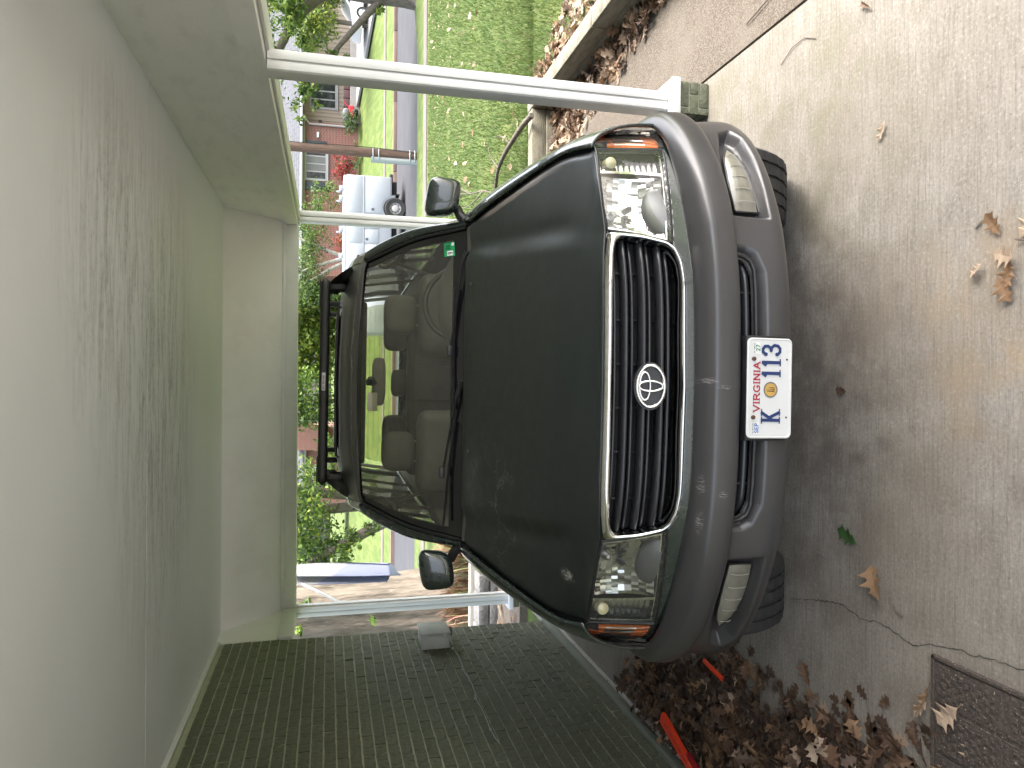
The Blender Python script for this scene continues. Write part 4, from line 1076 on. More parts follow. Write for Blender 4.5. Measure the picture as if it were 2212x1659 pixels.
rg = np.array([[(x * .74, 4.80, 1.24), (x * .70, 4.74, 1.46), (x * .62, 4.64, 1.70)] for x in np.linspace(-1, 1, 9)]); 
grid('rear_window', rg, M_rglass, car)
box('tailgate', -.78, .78, 4.76, 4.84, .52, 1.25, M_paint, car, .03)
box('rear_trim', -.70, .70, 4.52, 4.62, 1.545, 1.75, M_int, car, .02)
for i in range(9):
    z = 1.285 + i * .045; y = 4.795 - (z - 1.24) * .33; tube('heater_line', [(-.66, y, z), (.66, y, z)], .0012, M_rust, car, 4)
# cowl with its serrated rubber lip, wipers
G = np.array([[(u * .748, 1.282 + .026 * u * u, 1.241 - .010 * u * u), (u * .748, 1.33 + .06 * u * u, 1.228 - .012 * u * u), (u * .748, 1.40 + .075 * u * u, 1.262 - .02 * u * u)] for u in np.linspace(-1, 1, 41)])
cw = grid('cowl', G, M_black, car, flip=True)
vv, ff = [], []
for i in range(90):
    u0 = -1 + 2 * i / 90; u1 = -1 + 2 * (i + .62) / 90
    b = len(vv)
    for u in (u0, u1): vv.append((u * .742, 1.284 + .026 * u * u, 1.262 - .012 * u * u))
    um = (u0 + u1) / 2; vv.append((um * .742, 1.304 + .026 * um * um, 1.262 - .012 * um * um)); ff.append((b, b + 1, b + 2))
mk('cowl_seal', vv, ff, mat('grey_rubber', (.05, .05, .052), .6), cw)
def wiper(p0, p1, p2, b0, b1):
    w_ = tube('wiper', [p0, tuple(np.array(p0) * .75 + np.array(p1) * .25), p1], [.014, .012, .009], M_black, car, 8)
    tube('arm', [p1, p2], [.007, .005], M_black, w_, 6)
    box('clip', p2[0] - .025, p2[0] + .025, p2[1] - .012, p2[1] + .012, p2[2] - .01, p2[2] + .014, M_black, w_, .004)
    tube('blade', [b0, tuple((np.array(b0) + np.array(b1)) / 2 + np.array((0, -.004, .004))), b1], .0065, M_black, w_, 6)
    return w_
wiper((.615, 1.355, 1.247), (.565, 1.368, 1.266), (.15, 1.368, 1.317), (.445, 1.385, 1.297), (-.12, 1.355, 1.299))
wiper((.013, 1.308, 1.270), (-.067, 1.332, 1.291), (-.42, 1.421, 1.334), (-.18, 1.350, 1.294), (-.67, 1.464, 1.319))

# ---- mirrors
def superell(cx, cy, cz, ax, ay, az, p, n=20, m_=32):
    G = np.zeros((n, m_, 3)); sp = lambda v, e: math.copysign(abs(v) ** e, v)
    for i in range(n):
        th = -math.pi / 2 + math.pi * i / (n - 1)
        for j in range(m_):
            ph = 2 * math.pi * j / m_
            G[i, j] = (cx + ax * sp(math.cos(th), p) * sp(math.cos(ph), p), cy + ay * sp(math.cos(th), p) * sp(math.sin(ph), p), cz + az * sp(math.sin(th), p))
    return G
for sg in (1, -1):
    G = superell(0, 0, 0, .090, .062, .080, .52)
    G[:, :, 0] += .012 * (G[:, :, 2] / .08) * 0; G[:, :, 0] *= (1 + .10 * (G[:, :, 2] / .08)); G[:, :, 1] *= (1 - .25 * (G[:, :, 2] / .08))
    G = G + np.array((sg * .892, 1.50, 1.345)); G[:, :, 2] -= .012 * (G[:, :, 0] * sg - .892) / .09
    mi = grid('side_mirror', G, M_paint if sg > 0 else M_paint, car, closed_v=True)
    V, Fc = tube_vf([(sg * .775, 1.47, 1.235), (sg * .805, 1.48, 1.262), (sg * .845, 1.50, 1.275)], [.030, .024, .022], 10); mk('arm', V, Fc, M_black, mi, sharp=50)
    grid('mirror_glass', np.array([[(sg * (.892 + .07 * a), 1.556, 1.345 + .06 * b) for b in (-1, 1)] for a in (-1, 1)]), M_chrome, mi)

# ---- roof rack
rk = sub_empty('roof_rack', car, (0, 0, 0)); rk['label'] = 'black roof rack with a thick front bar and small maker plate'
G = np.zeros((48, 20, 3)); 
for i in range(48):
    x = -.607 + 1.214 * i / 47; e = min(1, (math.sqrt(max(0, 1 - (max(0, abs(x) - .575) / .0325) ** 2))) + .05)
    for j in range(20):
        a = 2 * math.pi * j / 20; sp = lambda v, q: math.copysign(abs(v) ** q, v)
        G[i, j] = (x, 2.455 + .040 * e * sp(math.cos(a), .7), 1.888 + .0275 * e * sp(math.sin(a), .6))
fb = grid('front_bar', G, mat('rack_black', (.011, .011, .011), .5, bump=(300, .1, .001)), rk, closed_v=True)
M_rack = MATS['rack_black']
box('end_plate', .44, .60, 2.46, 2.50, 1.914, 1.922, M_rack, rk, .002); box('end_plate', -.60, -.44, 2.46, 2.50, 1.914, 1.922, M_rack, rk, .002)
pl = box('maker_plate', -.052, .052, 2.4110, 2.4135, 1.879, 1.900, mat('plate_alu', (.42, .42, .42), .4, .3), rk, .001)
letters('letter', 'GO RHINO', -.044, 1.8845, .0085, .0105, .0024, .0021, M_ink, pl, lambda x, z, d: (x, 2.4106 - d, z))
for sg in (1, -1):
    tube('side_rail', [(sg * .585, 2.47, 1.872), (sg * .60, 2.7, 1.872), (sg * .61, 3.6, 1.874), (sg * .60, 4.5, 1.866)], .013, M_rack, rk, 10)
    for y in (2.56, 2.66, 3.6, 4.45): box('foot', sg * .575 - .02, sg * .575 + .02, y - .025, y + .025, 1.77, 1.868, M_rack, rk, .006)
    # sloping roof rail fairing at the front
    P0 = np.array([(sg * .672, 2.30, 1.722), (sg * .655, 2.40, 1.775), (sg * .615, 2.47, 1.835), (sg * .585, 2.52, 1.866)])
    G = np.array([spline(P0, 10), spline(P0 + np.array((-sg * .012, .03, .018)), 10), spline(P0 + np.array((-sg * .05, .10, .004)), 10), spline(P0 + np.array((-sg * .05, .10, -.05)), 10), spline(P0 + np.array((0, .03, -.02)), 10)]); grid('rail_fairing', G, M_rack, rk)
for y in (2.75, 3.15, 3.6, 4.05, 4.5): tube('cross_bar', [(-.60, y, 1.872), (.60, y, 1.872)], .012, M_rack, rk, 8)

# ---- wheels
def tyre_prof(w=.268, r=.392, rr=.215):
    h = w / 2; out = [(rr, -h * .80), (rr + .05, -h * .98), (r - .055, -h), (r - .018, -h * .94), (r - .004, -h * .86)]
    for gx in (-.55, -.19, .19, .55):
        out += [(r, gx * h - .009), (r, gx * h - .0065), (r - .010, gx * h - .005), (r - .010, gx * h + .005), (r, gx * h + .0065), (r, gx * h + .009)]
    out += [(r - .004, h * .86), (r - .018, h * .94), (r - .055, h), (rr + .05, h * .98), (rr, h * .80)]
    return out
TP = tyre_prof(); NW = 120
def tyre_mesh():
    G = lathe(TP, NW, 'x')
    r_ = np.hypot(G[:, :, 1], G[:, :, 2]); k = (np.arange(NW) % 4 == 0)[None, :] & (r_ > .387)
    sc_ = np.where(k, (r_ - .006) / r_, 1.0); G[:, :, 1] *= sc_; G[:, :, 2] *= sc_
    return G
TG = tyre_mesh()
for (x, y) in ((.785, .83), (-.80, .83), (.79, 3.68), (-.79, 3.68)):
    wz = .392 + TILT * x
    wh = sub_empty('wheel', car, (x, y, wz))
    grid('tyre', TG, M_rubber, wh, closed_v=True, flip=True, sharp=35)
    s_ = 1 if x > 0 else -1
    grid('rim', lathe([(.215, -.11 * s_), (.200, .06 * s_), (.214, .10 * s_), (.205, .11 * s_), (.19, .085 * s_), (.09, .10 * s_), (.05, .115 * s_), (.001, .115 * s_)], 48, 'x'), M_silver, wh, closed_v=True, sharp=40)

# ---- interior
db = np.array([[(x, y, z + (.075 * math.exp(-((x - .42) / .20) ** 4) * (1 if 1.58 < y < 1.8 else .4) if y > 1.5 else 0)) for y, z in ((1.36, 1.225), (1.50, 1.248), (1.62, 1.252), (1.74, 1.246), (1.80, 1.215), (1.81, 1.08), (1.74, .85), (1.66, .62))] for x in np.linspace(-.74, .74, 60)])
dsh = grid('dashboard', db, M_dash, car, flip=True)
def torus(c, rad, r_, tilt, n=56, k=10):
    G = np.zeros((n + 1, k, 3))
    for i in range(n + 1):
        a = 2 * math.pi * i / n
        for j in range(k):
            b = 2 * math.pi * j / k; rr = rad + r_ * math.cos(b); x, u, d = rr * math.cos(a), rr * math.sin(a), r_ * math.sin(b)
            G[i, j] = (c[0] + x, c[1] - u * math.sin(tilt) + d * math.cos(tilt), c[2] + u * math.cos(tilt) + d * math.sin(tilt))
    return G
stw = grid('steering_wheel', torus((.425, 1.86, 1.195), .187, .0155, R(-24)), mat('wheel_leather', (.05, .045, .038), .35, coat=.3), car, closed_v=True)
box('hub', .345, .505, 1.84, 1.90, 1.12, 1.25, M_int, stw, .03)
def cushion(name, x0, x1, y0, y1, z0, z1, parent, bev=.06, m_=None):
    bm = bmesh.new(); bbox(bm, x0, x1, y0, y1, z0, z1, bev, 5); return bm_obj(name, bm, m_ or M_seat, parent, smooth=True)
def head(name, cx, y, z0, z1, hw, parent, th=.055):
    G = superell(cx, y, (z0 + z1) / 2, hw, th, (z1 - z0) / 2, .55, 18, 28); o_ = grid(name, G, M_seat, parent, closed_v=True)
    for sx in (-.06, .06): tube('headrest_post', [(cx + sx, y, z0 + .01), (cx + sx, y, z0 - .07)], .006, M_silver, o_, 6)
    return o_
for cx in (.42, -.42):
    stt = cushion('front_seat', cx - .255, cx + .255, 2.42, 2.60, .80, 1.335, car, .075)
    cushion('seat_cushion', cx - .255, cx + .255, 1.98, 2.55, .76, .90, stt, .06)
    head('headrest', cx - (.006 if cx > 0 else -.006), 2.50, 1.345, 1.545, .120, stt)
rs = cushion('rear_seat', -.68, .68, 3.42, 3.58, .85, 1.30, car, .06)
cushion('seat_cushion', -.68, .68, 2.95, 3.50, .80, .93, rs, .06)
for cx in (.36, 0, -.36): head('headrest', cx, 3.48, 1.30 + (0 if cx else .0), 1.475 + (.0 if cx else -.06), .125 if cx else .10, rs)
cushion('armrest_panel', -.13, .13, 3.395, 3.43, .92, 1.26, rs, .015)
box('centre_console', -.12, .12, 1.78, 2.70, .60, .95, M_int, car, .03)
for sg in (1, -1):
    box('door_lining', sg * .80 - .03, sg * .80 + .03, 1.46, 4.65, .60, 1.235, M_int, car, .02)
    gh = [(sg * .70, 1.98, 1.50), (sg * .672, 2.02, 1.50), (sg * .655, 2.10, 1.535), (sg * .655, 2.22, 1.57), (sg * .69, 2.28, 1.60)]
    tube('grab_handle', [tuple(p) for p in spline(np.array(gh), 14)], .013, M_int, car, 8)
    tube('seat_belt', [(sg * .745, 2.52, 1.52), (sg * .70, 2.50, 1.40), (sg * .64, 2.48, 1.20)], .012, M_int, car, 5)
    grid('pillar_trim', np.stack([np.array([(sg * .700, 1.52, 1.255), (sg * .685, 1.80, 1.46), (sg * .622, 2.10, 1.652)]), np.array([(sg * .755, 1.56, 1.245), (sg * .745, 1.84, 1.45), (sg * .70, 2.15, 1.638)])], 1), M_int, car)
HLr = RG.copy(); HLr[:, :, 2] -= .035; HLr[:, :, 0] *= .99; HLr[:, :, 1] += .03
grid('headliner', HLr[2:], M_int, car)
# rear-view mirror, toll tag, sun visors
rv = grid('rear_view_mirror', superell(.004, 1.955, 1.603, .128, .022, .036, .5, 14, 28), M_int, car, closed_v=True)
tube('mount', [(.0, 1.93, 1.62), (.0, 1.905, 1.662)], [.012, .018], M_black, rv, 10)
box('sensor', -.018, .030, 1.915, 1.93, 1.622, 1.662, M_black, rv, .01)
tt = box('toll_tag', -.150, -.054, 1.885, 1.905, 1.612, 1.662, mat('tag_ivory', (.30, .28, .21), .5), car, .004); tt['label'] = 'ivory toll tag box behind the windshield'

# ---- number plate
PYo = -.030
def plate_outline(w_, h_, r_, n=6):
    pts = []
    for cx, cz, a0 in ((w_ - r_, h_ - r_, 0), (-w_ + r_, h_ - r_, 90), (-w_ + r_, -h_ + r_, 180), (w_ - r_, -h_ + r_, 270)):
        pts += [(cx + r_ * math.cos(R(a0 + 90 * i / n)), cz + r_ * math.sin(R(a0 + 90 * i / n))) for i in range(n + 1)]
    return pts
PC = .558
o1, o2, o3 = plate_outline(.1524, .0762, .016), plate_outline(.1485, .0723, .013), plate_outline(.1465, .0703, .012)
V = []; n1 = len(o1)
for (oo, d) in ((o1, 0), (o2, -.0015), (o3, .0005)): V += [(p[0], PYo + d, PC + p[1]) for p in oo]
V += [(p[0], PYo + .003, PC + p[1]) for p in o1]
Fc = [tuple(2 * n1 + i for i in range(n1))[::-1]]
for lay in (0, 1): Fc += [(lay * n1 + i, lay * n1 + (i + 1) % n1, (lay + 1) * n1 + (i + 1) % n1, (lay + 1) * n1 + i) for i in range(n1)]
Fc += [(3 * n1 + i, 3 * n1 + (i + 1) % n1, (i + 1) % n1, i) for i in range(n1)] + [tuple(3 * n1 + i for i in range(n1))]
npl = mk('number_plate', V, Fc, M_plate, car, sharp=30); npl['label'] = 'white number plate with red state name and navy characters'
PP = lambda x, z, d: (x, PYo - .0002 - d, PC + z)
wm = {'I': .34, 'N': .95, 'V': .95, 'A': .95}
letters('letter', 'VIRGINIA', -.0715, .0335, .0205, .0210, .0042, .0043, M_red, npl, PP, True, .0006, wm)
letters('character', 'K', -.1015, -.0345, .029, .0610, .0, .0095, M_navy, npl, PP, True, .0018)
letters('character', '1', .0325, -.0345, .026, .0610, .0, .0100, M_navy, npl, PP, True, .0018)
letters('character', '1', .0655, -.0345, .026, .0610, .0, .0100, M_navy, npl, PP, True, .0018)
letters('character', '3', .1000, -.0345, .034, .0610, .0, .0092, M_navy, npl, PP, True, .0018)
def disc(name, cx, cz, r_, d, mat_, parent, n=28, r0=0.0):
    an = np.linspace(0, 2 * math.pi, n, endpoint=False)
    if r0: 
        V = [PP(cx + q * math.cos(a), cz + q * math.sin(a), d) for q in (r0, r_) for a in an]; Fc = [(i, (i + 1) % n, n + (i + 1) % n, n + i) for i in range(n)]
    else:
        V = [PP(cx + r_ * math.cos(a), cz + r_ * math.sin(a), d) for a in an]; Fc = [tuple(range(n))]
    return mk(name, V, Fc, mat_, parent)
seal = disc('seal', -.0045, -.0035, .0225, .0005, mat('seal_gold', (.48, .29, .075), .5), npl)
disc('seal_ring', -.0045, -.0035, .0242, .0009, mat('seal_ink', (.05, .047, .04), .6, var=(900, (.35, .33, .28), .5, .56)), seal, 40, .0196)
for (a, b, c_, d_) in ((-.0075, -.004, -.014, .009), (-.0015, .0005, -.015, .012), (.003, .006, -.013, .003), (-.011, .007, -.0165, -.0145)):
    mk('seal_figure', [PP(a - .003, c_ - .0, .0009), PP(b - .003, c_, .0009), PP(b - .0035, d_, .0009), PP(a - .002, d_, .0009)], [(0, 1, 2, 3)], M_ink, seal)
def sticker(cx, cz, w_, h_, text, col, small):
    s_ = mk('sticker', [PP(cx - w_ / 2, cz - h_ / 2, .0005), PP(cx + w_ / 2, cz - h_ / 2, .0005), PP(cx + w_ / 2, cz + h_ / 2, .0005), PP(cx - w_ / 2, cz + h_ / 2, .0005)], [(0, 1, 2, 3)], M_wht, npl)
    n_ = len(text); lw = .0085; tot = n_ * lw + (n_ - 1) * .0018
    letters('character', text, cx - tot / 2, cz - h_ / 2 + .002, lw, .0125, .0018, .0026, col, s_, lambda x, z, d: PP(x, z, .0009 + d))
    letters('character', small, cx - w_ / 2 + .002, cz + h_ / 2 - .0075, .0026, .0052, .0007, .0007, M_ink, s_, lambda x, z, d: PP(x, z, .0009 + d))
sticker(-.1215, .0475, .036, .0255, 'SEP', mat('sep_blue', (.012, .10, .36), .5), 'VA 8815625')
sticker(.1215, .0455, .036, .0255, '27', mat('yr_green', (.01, .17, .10), .5), 'VA 1940725')
for sx in (-.0885, .0885):
    b_ = tube('bolt', [(sx, PYo - .001, PC + .0555), (sx, PYo - .006, PC + .0555), (sx, PYo - .007, PC + .0555)], [.0068, .0062, .003], M_rust, npl, 10)
    disc('bolt_hole', sx + .0, -.0585, .0033, .0006, M_ink, npl, 12)
box('plate_bracket', -.16, .16, PYo + .004, .03, .50, .635, M_black, car, .004)
# ================================================================== leaves
def leaf_material(name, c1, c2, trans=.35, rough=.6, vs=3.0):
    M = bpy.data.materials.new(name); M.use_nodes = True; n = M.node_tree.nodes; l = M.node_tree.links
    b = n['Principled BSDF']; out = n['Material Output']
    tc = n.new('ShaderNodeTexCoord'); nz = n.new('ShaderNodeTexNoise'); nz.inputs['Scale'].default_value = vs; nz.inputs['Detail'].default_value = 3
    l.new(tc.outputs['Object'], nz.inputs['Vector']); mr = n.new('ShaderNodeMapRange'); mr.inputs[1].default_value = .35; mr.inputs[2].default_value = .65; l.new(nz.outputs['Fac'], mr.inputs[0])
    mx = n.new('ShaderNodeMix'); mx.data_type = 'RGBA'; l.new(mr.outputs[0], mx.inputs[0]); mx.inputs[6].default_value = (*c1, 1); mx.inputs[7].default_value = (*c2, 1)
    l.new(mx.outputs[2], b.inputs['Base Color']); b.inputs['Roughness'].default_value = rough; b.inputs['Specular IOR Level'].default_value = .3
    tr = n.new('ShaderNodeBsdfTranslucent'); l.new(mx.outputs[2], tr.inputs['Color']); ms = n.new('ShaderNodeMixShader'); ms.inputs[0].default_value = trans
    l.new(b.outputs[0], ms.inputs[1]); l.new(tr.outputs[0], ms.inputs[2]); l.new(ms.outputs[0], out.inputs['Surface']); MATS[name] = M
    return M
LT = [0, .08, .16, .24, .31, .38, .46, .53, .60, .68, .75, .82, .90, 1.0]
LW = [.012, .05, .13, .24, .155, .16, .40, .25, .17, .17, .36, .20, .12, .0]
LB = [0, .0, .02, .03, .0, .0, .06, .02, .0, .0, .07, .02, .0, 0]           # tips swept forward
def oak_leaf(r, curl=.3, twist=.2, stem=True):
    """one lobed leaf of unit length: verts, faces (stem at origin, tip along +x)."""
    V, Fc = [], []
    j1, j2 = r.uniform(.8, 1.2), r.uniform(.8, 1.2); cb = r.uniform(-.25, .35)
    for i, t in enumerate(LT):
        zb = cb * t * t * .6
        for sg, w_ in ((1, LW[i] * j1), (0, 0), (-1, LW[i] * j2)):
            x = t + LB[i] * (sg != 0); y = sg * w_
            z = zb + curl * (y * y) * 1.6 + twist * y * t + (.015 * math.sin(9 * t + sg))
            V.append((x, y, z))
    for i in range(len(LT) - 1):
        a = 3 * i
        Fc += [(a, a + 1, a + 4, a + 3), (a + 1, a + 2, a + 5, a + 4)]
    if stem:
        b = len(V); V += [(0, .008, 0), (0, -.008, 0), (-.28, -.006, .03), (-.28, .006, .03)]; Fc.append((b, b + 1, b + 2, b + 3))
    return np.array(V), Fc
def rotm(rx, ry, rz): return np.array(Euler((rx, ry, rz)).to_matrix())
M_leafs = [leaf_material('dry_leaf_tan', (.26, .165, .095), (.16, .092, .050), .15), leaf_material('dry_leaf_brown', (.115, .066, .038), (.060, .036, .023), .1),
           leaf_material('dry_leaf_pale', (.40, .31, .225), (.28, .20, .135), .15), leaf_material('dry_leaf_dark', (.05, .032, .022), (.085, .052, .034), .1)]
def leaf_mass(name, label, spots, mats, size=(.08, .14), wts=(4, 4, 2, 2), flat=.5, seed=3, zmin=.004):
    r = random.Random(seed); V, Fc, MI = [], [], []
    protos = [oak_leaf(r, r.uniform(-.5, .8), r.uniform(-.4, .4)) for _ in range(10)]
    for (x, y, z, fl) in spots:
        pv, pf = r.choice(protos); s_ = r.uniform(*size)
        m_ = rotm(r.gauss(0, fl), r.gauss(0, fl), r.uniform(0, 6.28)); b = len(V)
        q = (pv * np.array((1, 1, r.choice((1, -1))))) @ m_.T * s_ + np.array((x, y, z)); q[:, 2] = np.maximum(q[:, 2], zmin)
        V += list(q); k = r.choices(range(len(mats)), wts[:len(mats)])[0]
        Fc += [tuple(b + i for i in f) for f in pf]; MI += [k] * len(pf)
    o = mk(name, V, Fc, mats, midx=MI, smooth=False); tag(o, label, 'leaf litter', kind='stuff'); return o
r = random.Random(21)
def inpoly(x, y, P): return float(sdpoly(np.array([x]), np.array([y]), P)[0])
PILE = [(-1.66, 4.22), (-1.95, 4.42), (-1.99, 4.1), (-1.99, 1.2), (-1.12, 1.2), (-1.19, 1.95), (-1.20, 2.19), (-1.26, 2.44), (-1.31, 2.68), (-1.37, 2.89), (-1.30, 3.03), (-1.27, 3.15), (-1.45, 3.7)]
sp_ = []
while len(sp_) < 3300:
    x, y = r.uniform(-2.0, -1.1), r.uniform(1.2, 4.45); d = inpoly(x, y, PILE)
    if d < 0 and r.random() < min(1, .25 - d * 5):
        h = min(.085, -d * .45); sp_.append((x, y, .008 + r.random() * h, .42))
while len(sp_) < 3440:
    x, y = r.uniform(-2.0, -1.0), r.uniform(1.2, 4.6); d = inpoly(x, y, PILE)
    if 0 < d < .10: sp_.append((x, y, .006, .25))
leaf_mass('leaf_pile', 'thick pile of brown oak leaves along the green brick wall', sp_, M_leafs, (.05, .098), (1.5, 4, .7, 5))
G = np.array([[(x, y, max(.0005, min(.055, -inpoly(x, y, PILE) * .30))) for y in np.linspace(1.2, 4.4, 40)] for x in np.linspace(-1.995, -1.15, 16)])
vv, ff = grid_vf(G, True); ff = [q for q in ff if max(inpoly(vv[i][0], vv[i][1], PILE) for i in q) < -.02]
o = mk('leaf_mould', vv, ff, mat('leaf_mould', (.035, .022, .015), .95, var=(60, (.075, .05, .032), .5, .7), bump=(60, .8, .02)), smooth=True); tag(o, 'dark leaf mould under the pile of oak leaves', 'leaf litter', kind='stuff')
sp_ = []
for _ in range(620):
    y = r.uniform(3.2, 5.95); wd = np.interp(y, [3.2, 4.0, 4.7, 5.2, 5.95], [.05, .08, .25, .32, .40]); u = r.random() ** 1.6; x = 2.30 - u * wd
    sp_.append((x, y, .006 + r.random() * .05 * (1 - u), .45))
for _ in range(240):
    x = r.uniform(1.62, 2.28); wd = np.interp(x, [1.6, 1.9, 2.3], [.35, .62, .62]); u = r.random() ** 1.4; y = 5.955 - u * wd; sp_.append((x, y, .006 + r.random() * .06 * (1 - u), .45))
leaf_mass('leaf_litter', 'pinkish dry leaves heaped against the foot of the timber wall', sp_, M_leafs, (.06, .11), (4, 1.5, 5, 1), seed=5)
sp_ = []
for _ in range(900):
    y = r.uniform(2.8, 6.0); x = 2.46 + r.random() ** 1.5 * np.interp(y, [2.8, 4.2, 5.2, 6.0], [.9, .75, .35, .12]); sp_.append((x, y, float(ter_z(np.array(x), np.array(y))) + .01 + r.random() * .03, .4))
leaf_mass('leaf_mulch', 'bed of shredded pale leaves between timber wall and lawn', sp_, M_leafs, (.045, .085), (4, 1.5, 5, 1), seed=6)
sp_ = []
for _ in range(150):
    y = r.uniform(6.3, 19); x = r.uniform(.8 + .1 * y, 1.4 + y * .55); sp_.append((x, y, float(ter_z(np.array(x), np.array(y))) + .045, .3))
sp2 = [(r.uniform(-3.6, 1.2), 7.3 + r.random() * 1.0, -.02, .3) for _ in range(260)]
leaf_mass('rear_litter', 'dry leaves on the slab behind the rear left post', [(a, b, .0, d) for a, b, c, d in sp2], M_leafs, (.06, .11), (4, 2, 4, 1), seed=9)
leaf_mass('lawn_leaves', 'few pale fallen leaves scattered over the near lawn', sp_, [M_leafs[2], M_leafs[0]], (.06, .11), (4, 1), seed=8, zmin=-9)

def single_leaf(label, x, y, size, rz, mat_, name='fallen_leaf', curl=.5, tilt=(0, 0), z=.004, seed=1, stretch=(1, 1)):
    rr = random.Random(seed); pv, pf = oak_leaf(rr, curl * .4, rr.uniform(-.3, .3)); q = pv * np.array((size * stretch[0], size * stretch[1], size)); q = q @ rotm(tilt[0], tilt[1], 0).T; q[:, 2] -= q[:, 2].min()
    o = mk(name, q, pf, mat_); o.location = (x, y, z); o.rotation_euler = (0, 0, rz); return tag(o, label, 'leaf', 'loose leaves on the carport floor')
single_leaf('brown oak leaf with a stem on the floor before the left tyre', -.735, 2.17, .12, .5, M_leafs[0], seed=2, curl=.8)
M_green = leaf_material('green_leaf', (.045, .10, .030), (.03, .075, .022), .2)
single_leaf('small green oak leaf lying below the left fog lamp', -.57, 2.30, .10, 1.2, M_green, seed=3, curl=.4)
single_leaf('pale small leaf alone on the bright floor at right', .915, 2.16, .075, 2.6, M_leafs[2], seed=4, curl=1.2, stretch=(1, .6))
single_leaf('upper leaf of the tan oak twig near the front edge', .385, 1.735, .085, -1.9, M_leafs[2], seed=5, curl=1.0, z=.012)
single_leaf('middle leaf of the tan oak twig near the front edge', .355, 1.675, .085, 2.9, M_leafs[0], seed=6, curl=.9, z=.008)
single_leaf('lowest brown leaf of the tan oak twig near the front edge', .315, 1.715, .085, 3.6, M_leafs[0], seed=7, curl=.9, z=.006)
single_leaf('left curled leaf of the tan oak twig near the front edge', .41, 1.65, .085, -.7, M_leafs[2], seed=8, curl=1.0, z=.008)
single_leaf('outer right leaf of the tan oak twig near the front edge', .435, 1.715, .075, .5, M_leafs[0], seed=14, curl=1.0, z=.008)
single_leaf('small tilted leaf behind the tan oak twig cluster', .36, 1.765, .06, 2.2, M_leafs[2], seed=15, curl=1.2, z=.006, tilt=(.4, 0))
single_leaf('long folded brown leaf beside the corner of the doormat', -.935, 1.955, .13, 2.9, M_leafs[0], seed=9, curl=2.5, stretch=(1, .28), tilt=(.6, 0))
single_leaf('pale curled leaf on the floor left of the doormat corner', -1.075, 2.02, .085, -.6, M_leafs[2], seed=10, curl=1.5, stretch=(1, .6))
single_leaf('tan oak leaf lying on the brown doormat', -.965, 1.835, .105, 2.4, M_leafs[2], seed=11, curl=.9, z=.022)
single_leaf('dark thin leaf at the far right edge of the floor', 1.335, 2.235, .075, .9, M_leafs[1], seed=12, curl=1.5, stretch=(1, .4))
single_leaf('small dark leaf scrap beneath the number plate', -.022, 2.36, .05, 1.4, M_leafs[3], seed=13, curl=.6)
M_twig = mat('dark_twig', (.10, .075, .055), .8)
def twig(label, pts, rad=.0022):
    o = tube('twig', pts, rad, M_twig, None, 6); return tag(o, label, 'twig', 'twigs on the carport floor')
twig('leaf bearing twig ending among tan oak leaves', [(.41, 1.66, .012), (.40, 1.62, .010), (.37, 1.585, .006), (.34, 1.56, .004)], .0025)
twig('thin curved stalk below the brown oak leaf', [(-.735, 2.12, .004), (-.755, 2.10, .008), (-.765, 2.075, .004)])
twig('long forked twig on the floor beside the patio joint', [(1.36, 2.78, .004), (1.40, 2.70, .006), (1.405, 2.62, .004), (1.37, 2.55, .004)], .0016)
twig('rusty stick on the patio by the joint', [(1.66, 3.05, .006), (1.68, 2.92, .008), (1.70, 2.80, .004)], .0028)
tag(tube('nail', [(.468, 1.800, .004), (.488, 1.776, .004)], .0025, M_silver, None, 6), 'small metal screw lying on the bright concrete floor', 'screw')

fc = thing('floor_crack', 'thin wandering crack across the left of the concrete floor', 'crack', (0, 0, 0)); fc['kind'] = 'structure'
ribbon('crack', wander([(-.884, 2.70), (-.84, 2.53), (-.826, 2.46), (-.815, 2.373), (-.837, 2.271), (-.82, 2.195), (-.83, 2.114), (-.846, 2.046), (-.819, 1.958), (-.80, 1.87), (-.796, 1.801), (-.784, 1.735), (-.78, 1.638), (-.75, 1.4)], 7, .004), .0022, .0012, M_crack, fc)

# ---- doormat
dmx0, dmx1, dmy0, dmy1 = -1.30, -.842, 1.18, 1.950
dmt = thing('doormat', 'dark brown rubber doormat with raised panels and grit', 'doormat', (0, 0, 0))
M_mat = mat('mat_rubber', (.040, .031, .026), .85, var=(70, (.075, .058, .045), .45, .7), var2=(120, (.30, .24, .17), .64, .67), bump=(120, .7, .006))
box('base', dmx0, dmx1, dmy0, dmy1, .0, .008, M_mat, dmt, .002)
bm = bmesh.new()
for (a, b, c_, d_) in ((dmx0, dmx1, dmy1 - .014, dmy1), (dmx0, dmx1, dmy0, dmy0 + .014), (dmx0, dmx0 + .014, dmy0, dmy1), (dmx1 - .014, dmx1, dmy0, dmy1)): bbox(bm, a + .001, b - .001, c_ + .001, d_ - .001, .006, .013, .002)
bm_obj('border', bm, M_mat, dmt)
px_ = [dmx0 + .014, dmx0 + .16, dmx0 + .31, dmx1 - .014]; py_ = [dmy0 + .014, dmy0 + .255, dmy0 + .51, dmy1 - .014]
for i in range(3):
    for j in range(3):
        x0, x1, y0, y1 = px_[i] + .006, px_[i + 1] - .006, py_[j] + .006, py_[j + 1] - .006
        bm = bmesh.new(); bbox(bm, x0, x1, y0, y1, .007, .0105, .001)
        cxm, cym = (x0 + x1) / 2, (y0 + y1) / 2
        for a in range(-3, 4):
            for b in range(-5, 6):
                x, y = cxm + (a + .5 * (b % 2)) * .027, cym + b * .022
                if x0 + .012 < x < x1 - .012 and y0 + .012 < y < y1 - .012: bbox(bm, x - .008, x + .008, y - .0065, y + .0065, .010, .0145, .002, 1)
        o = bm_obj('raised_panel', bm, M_mat, dmt)

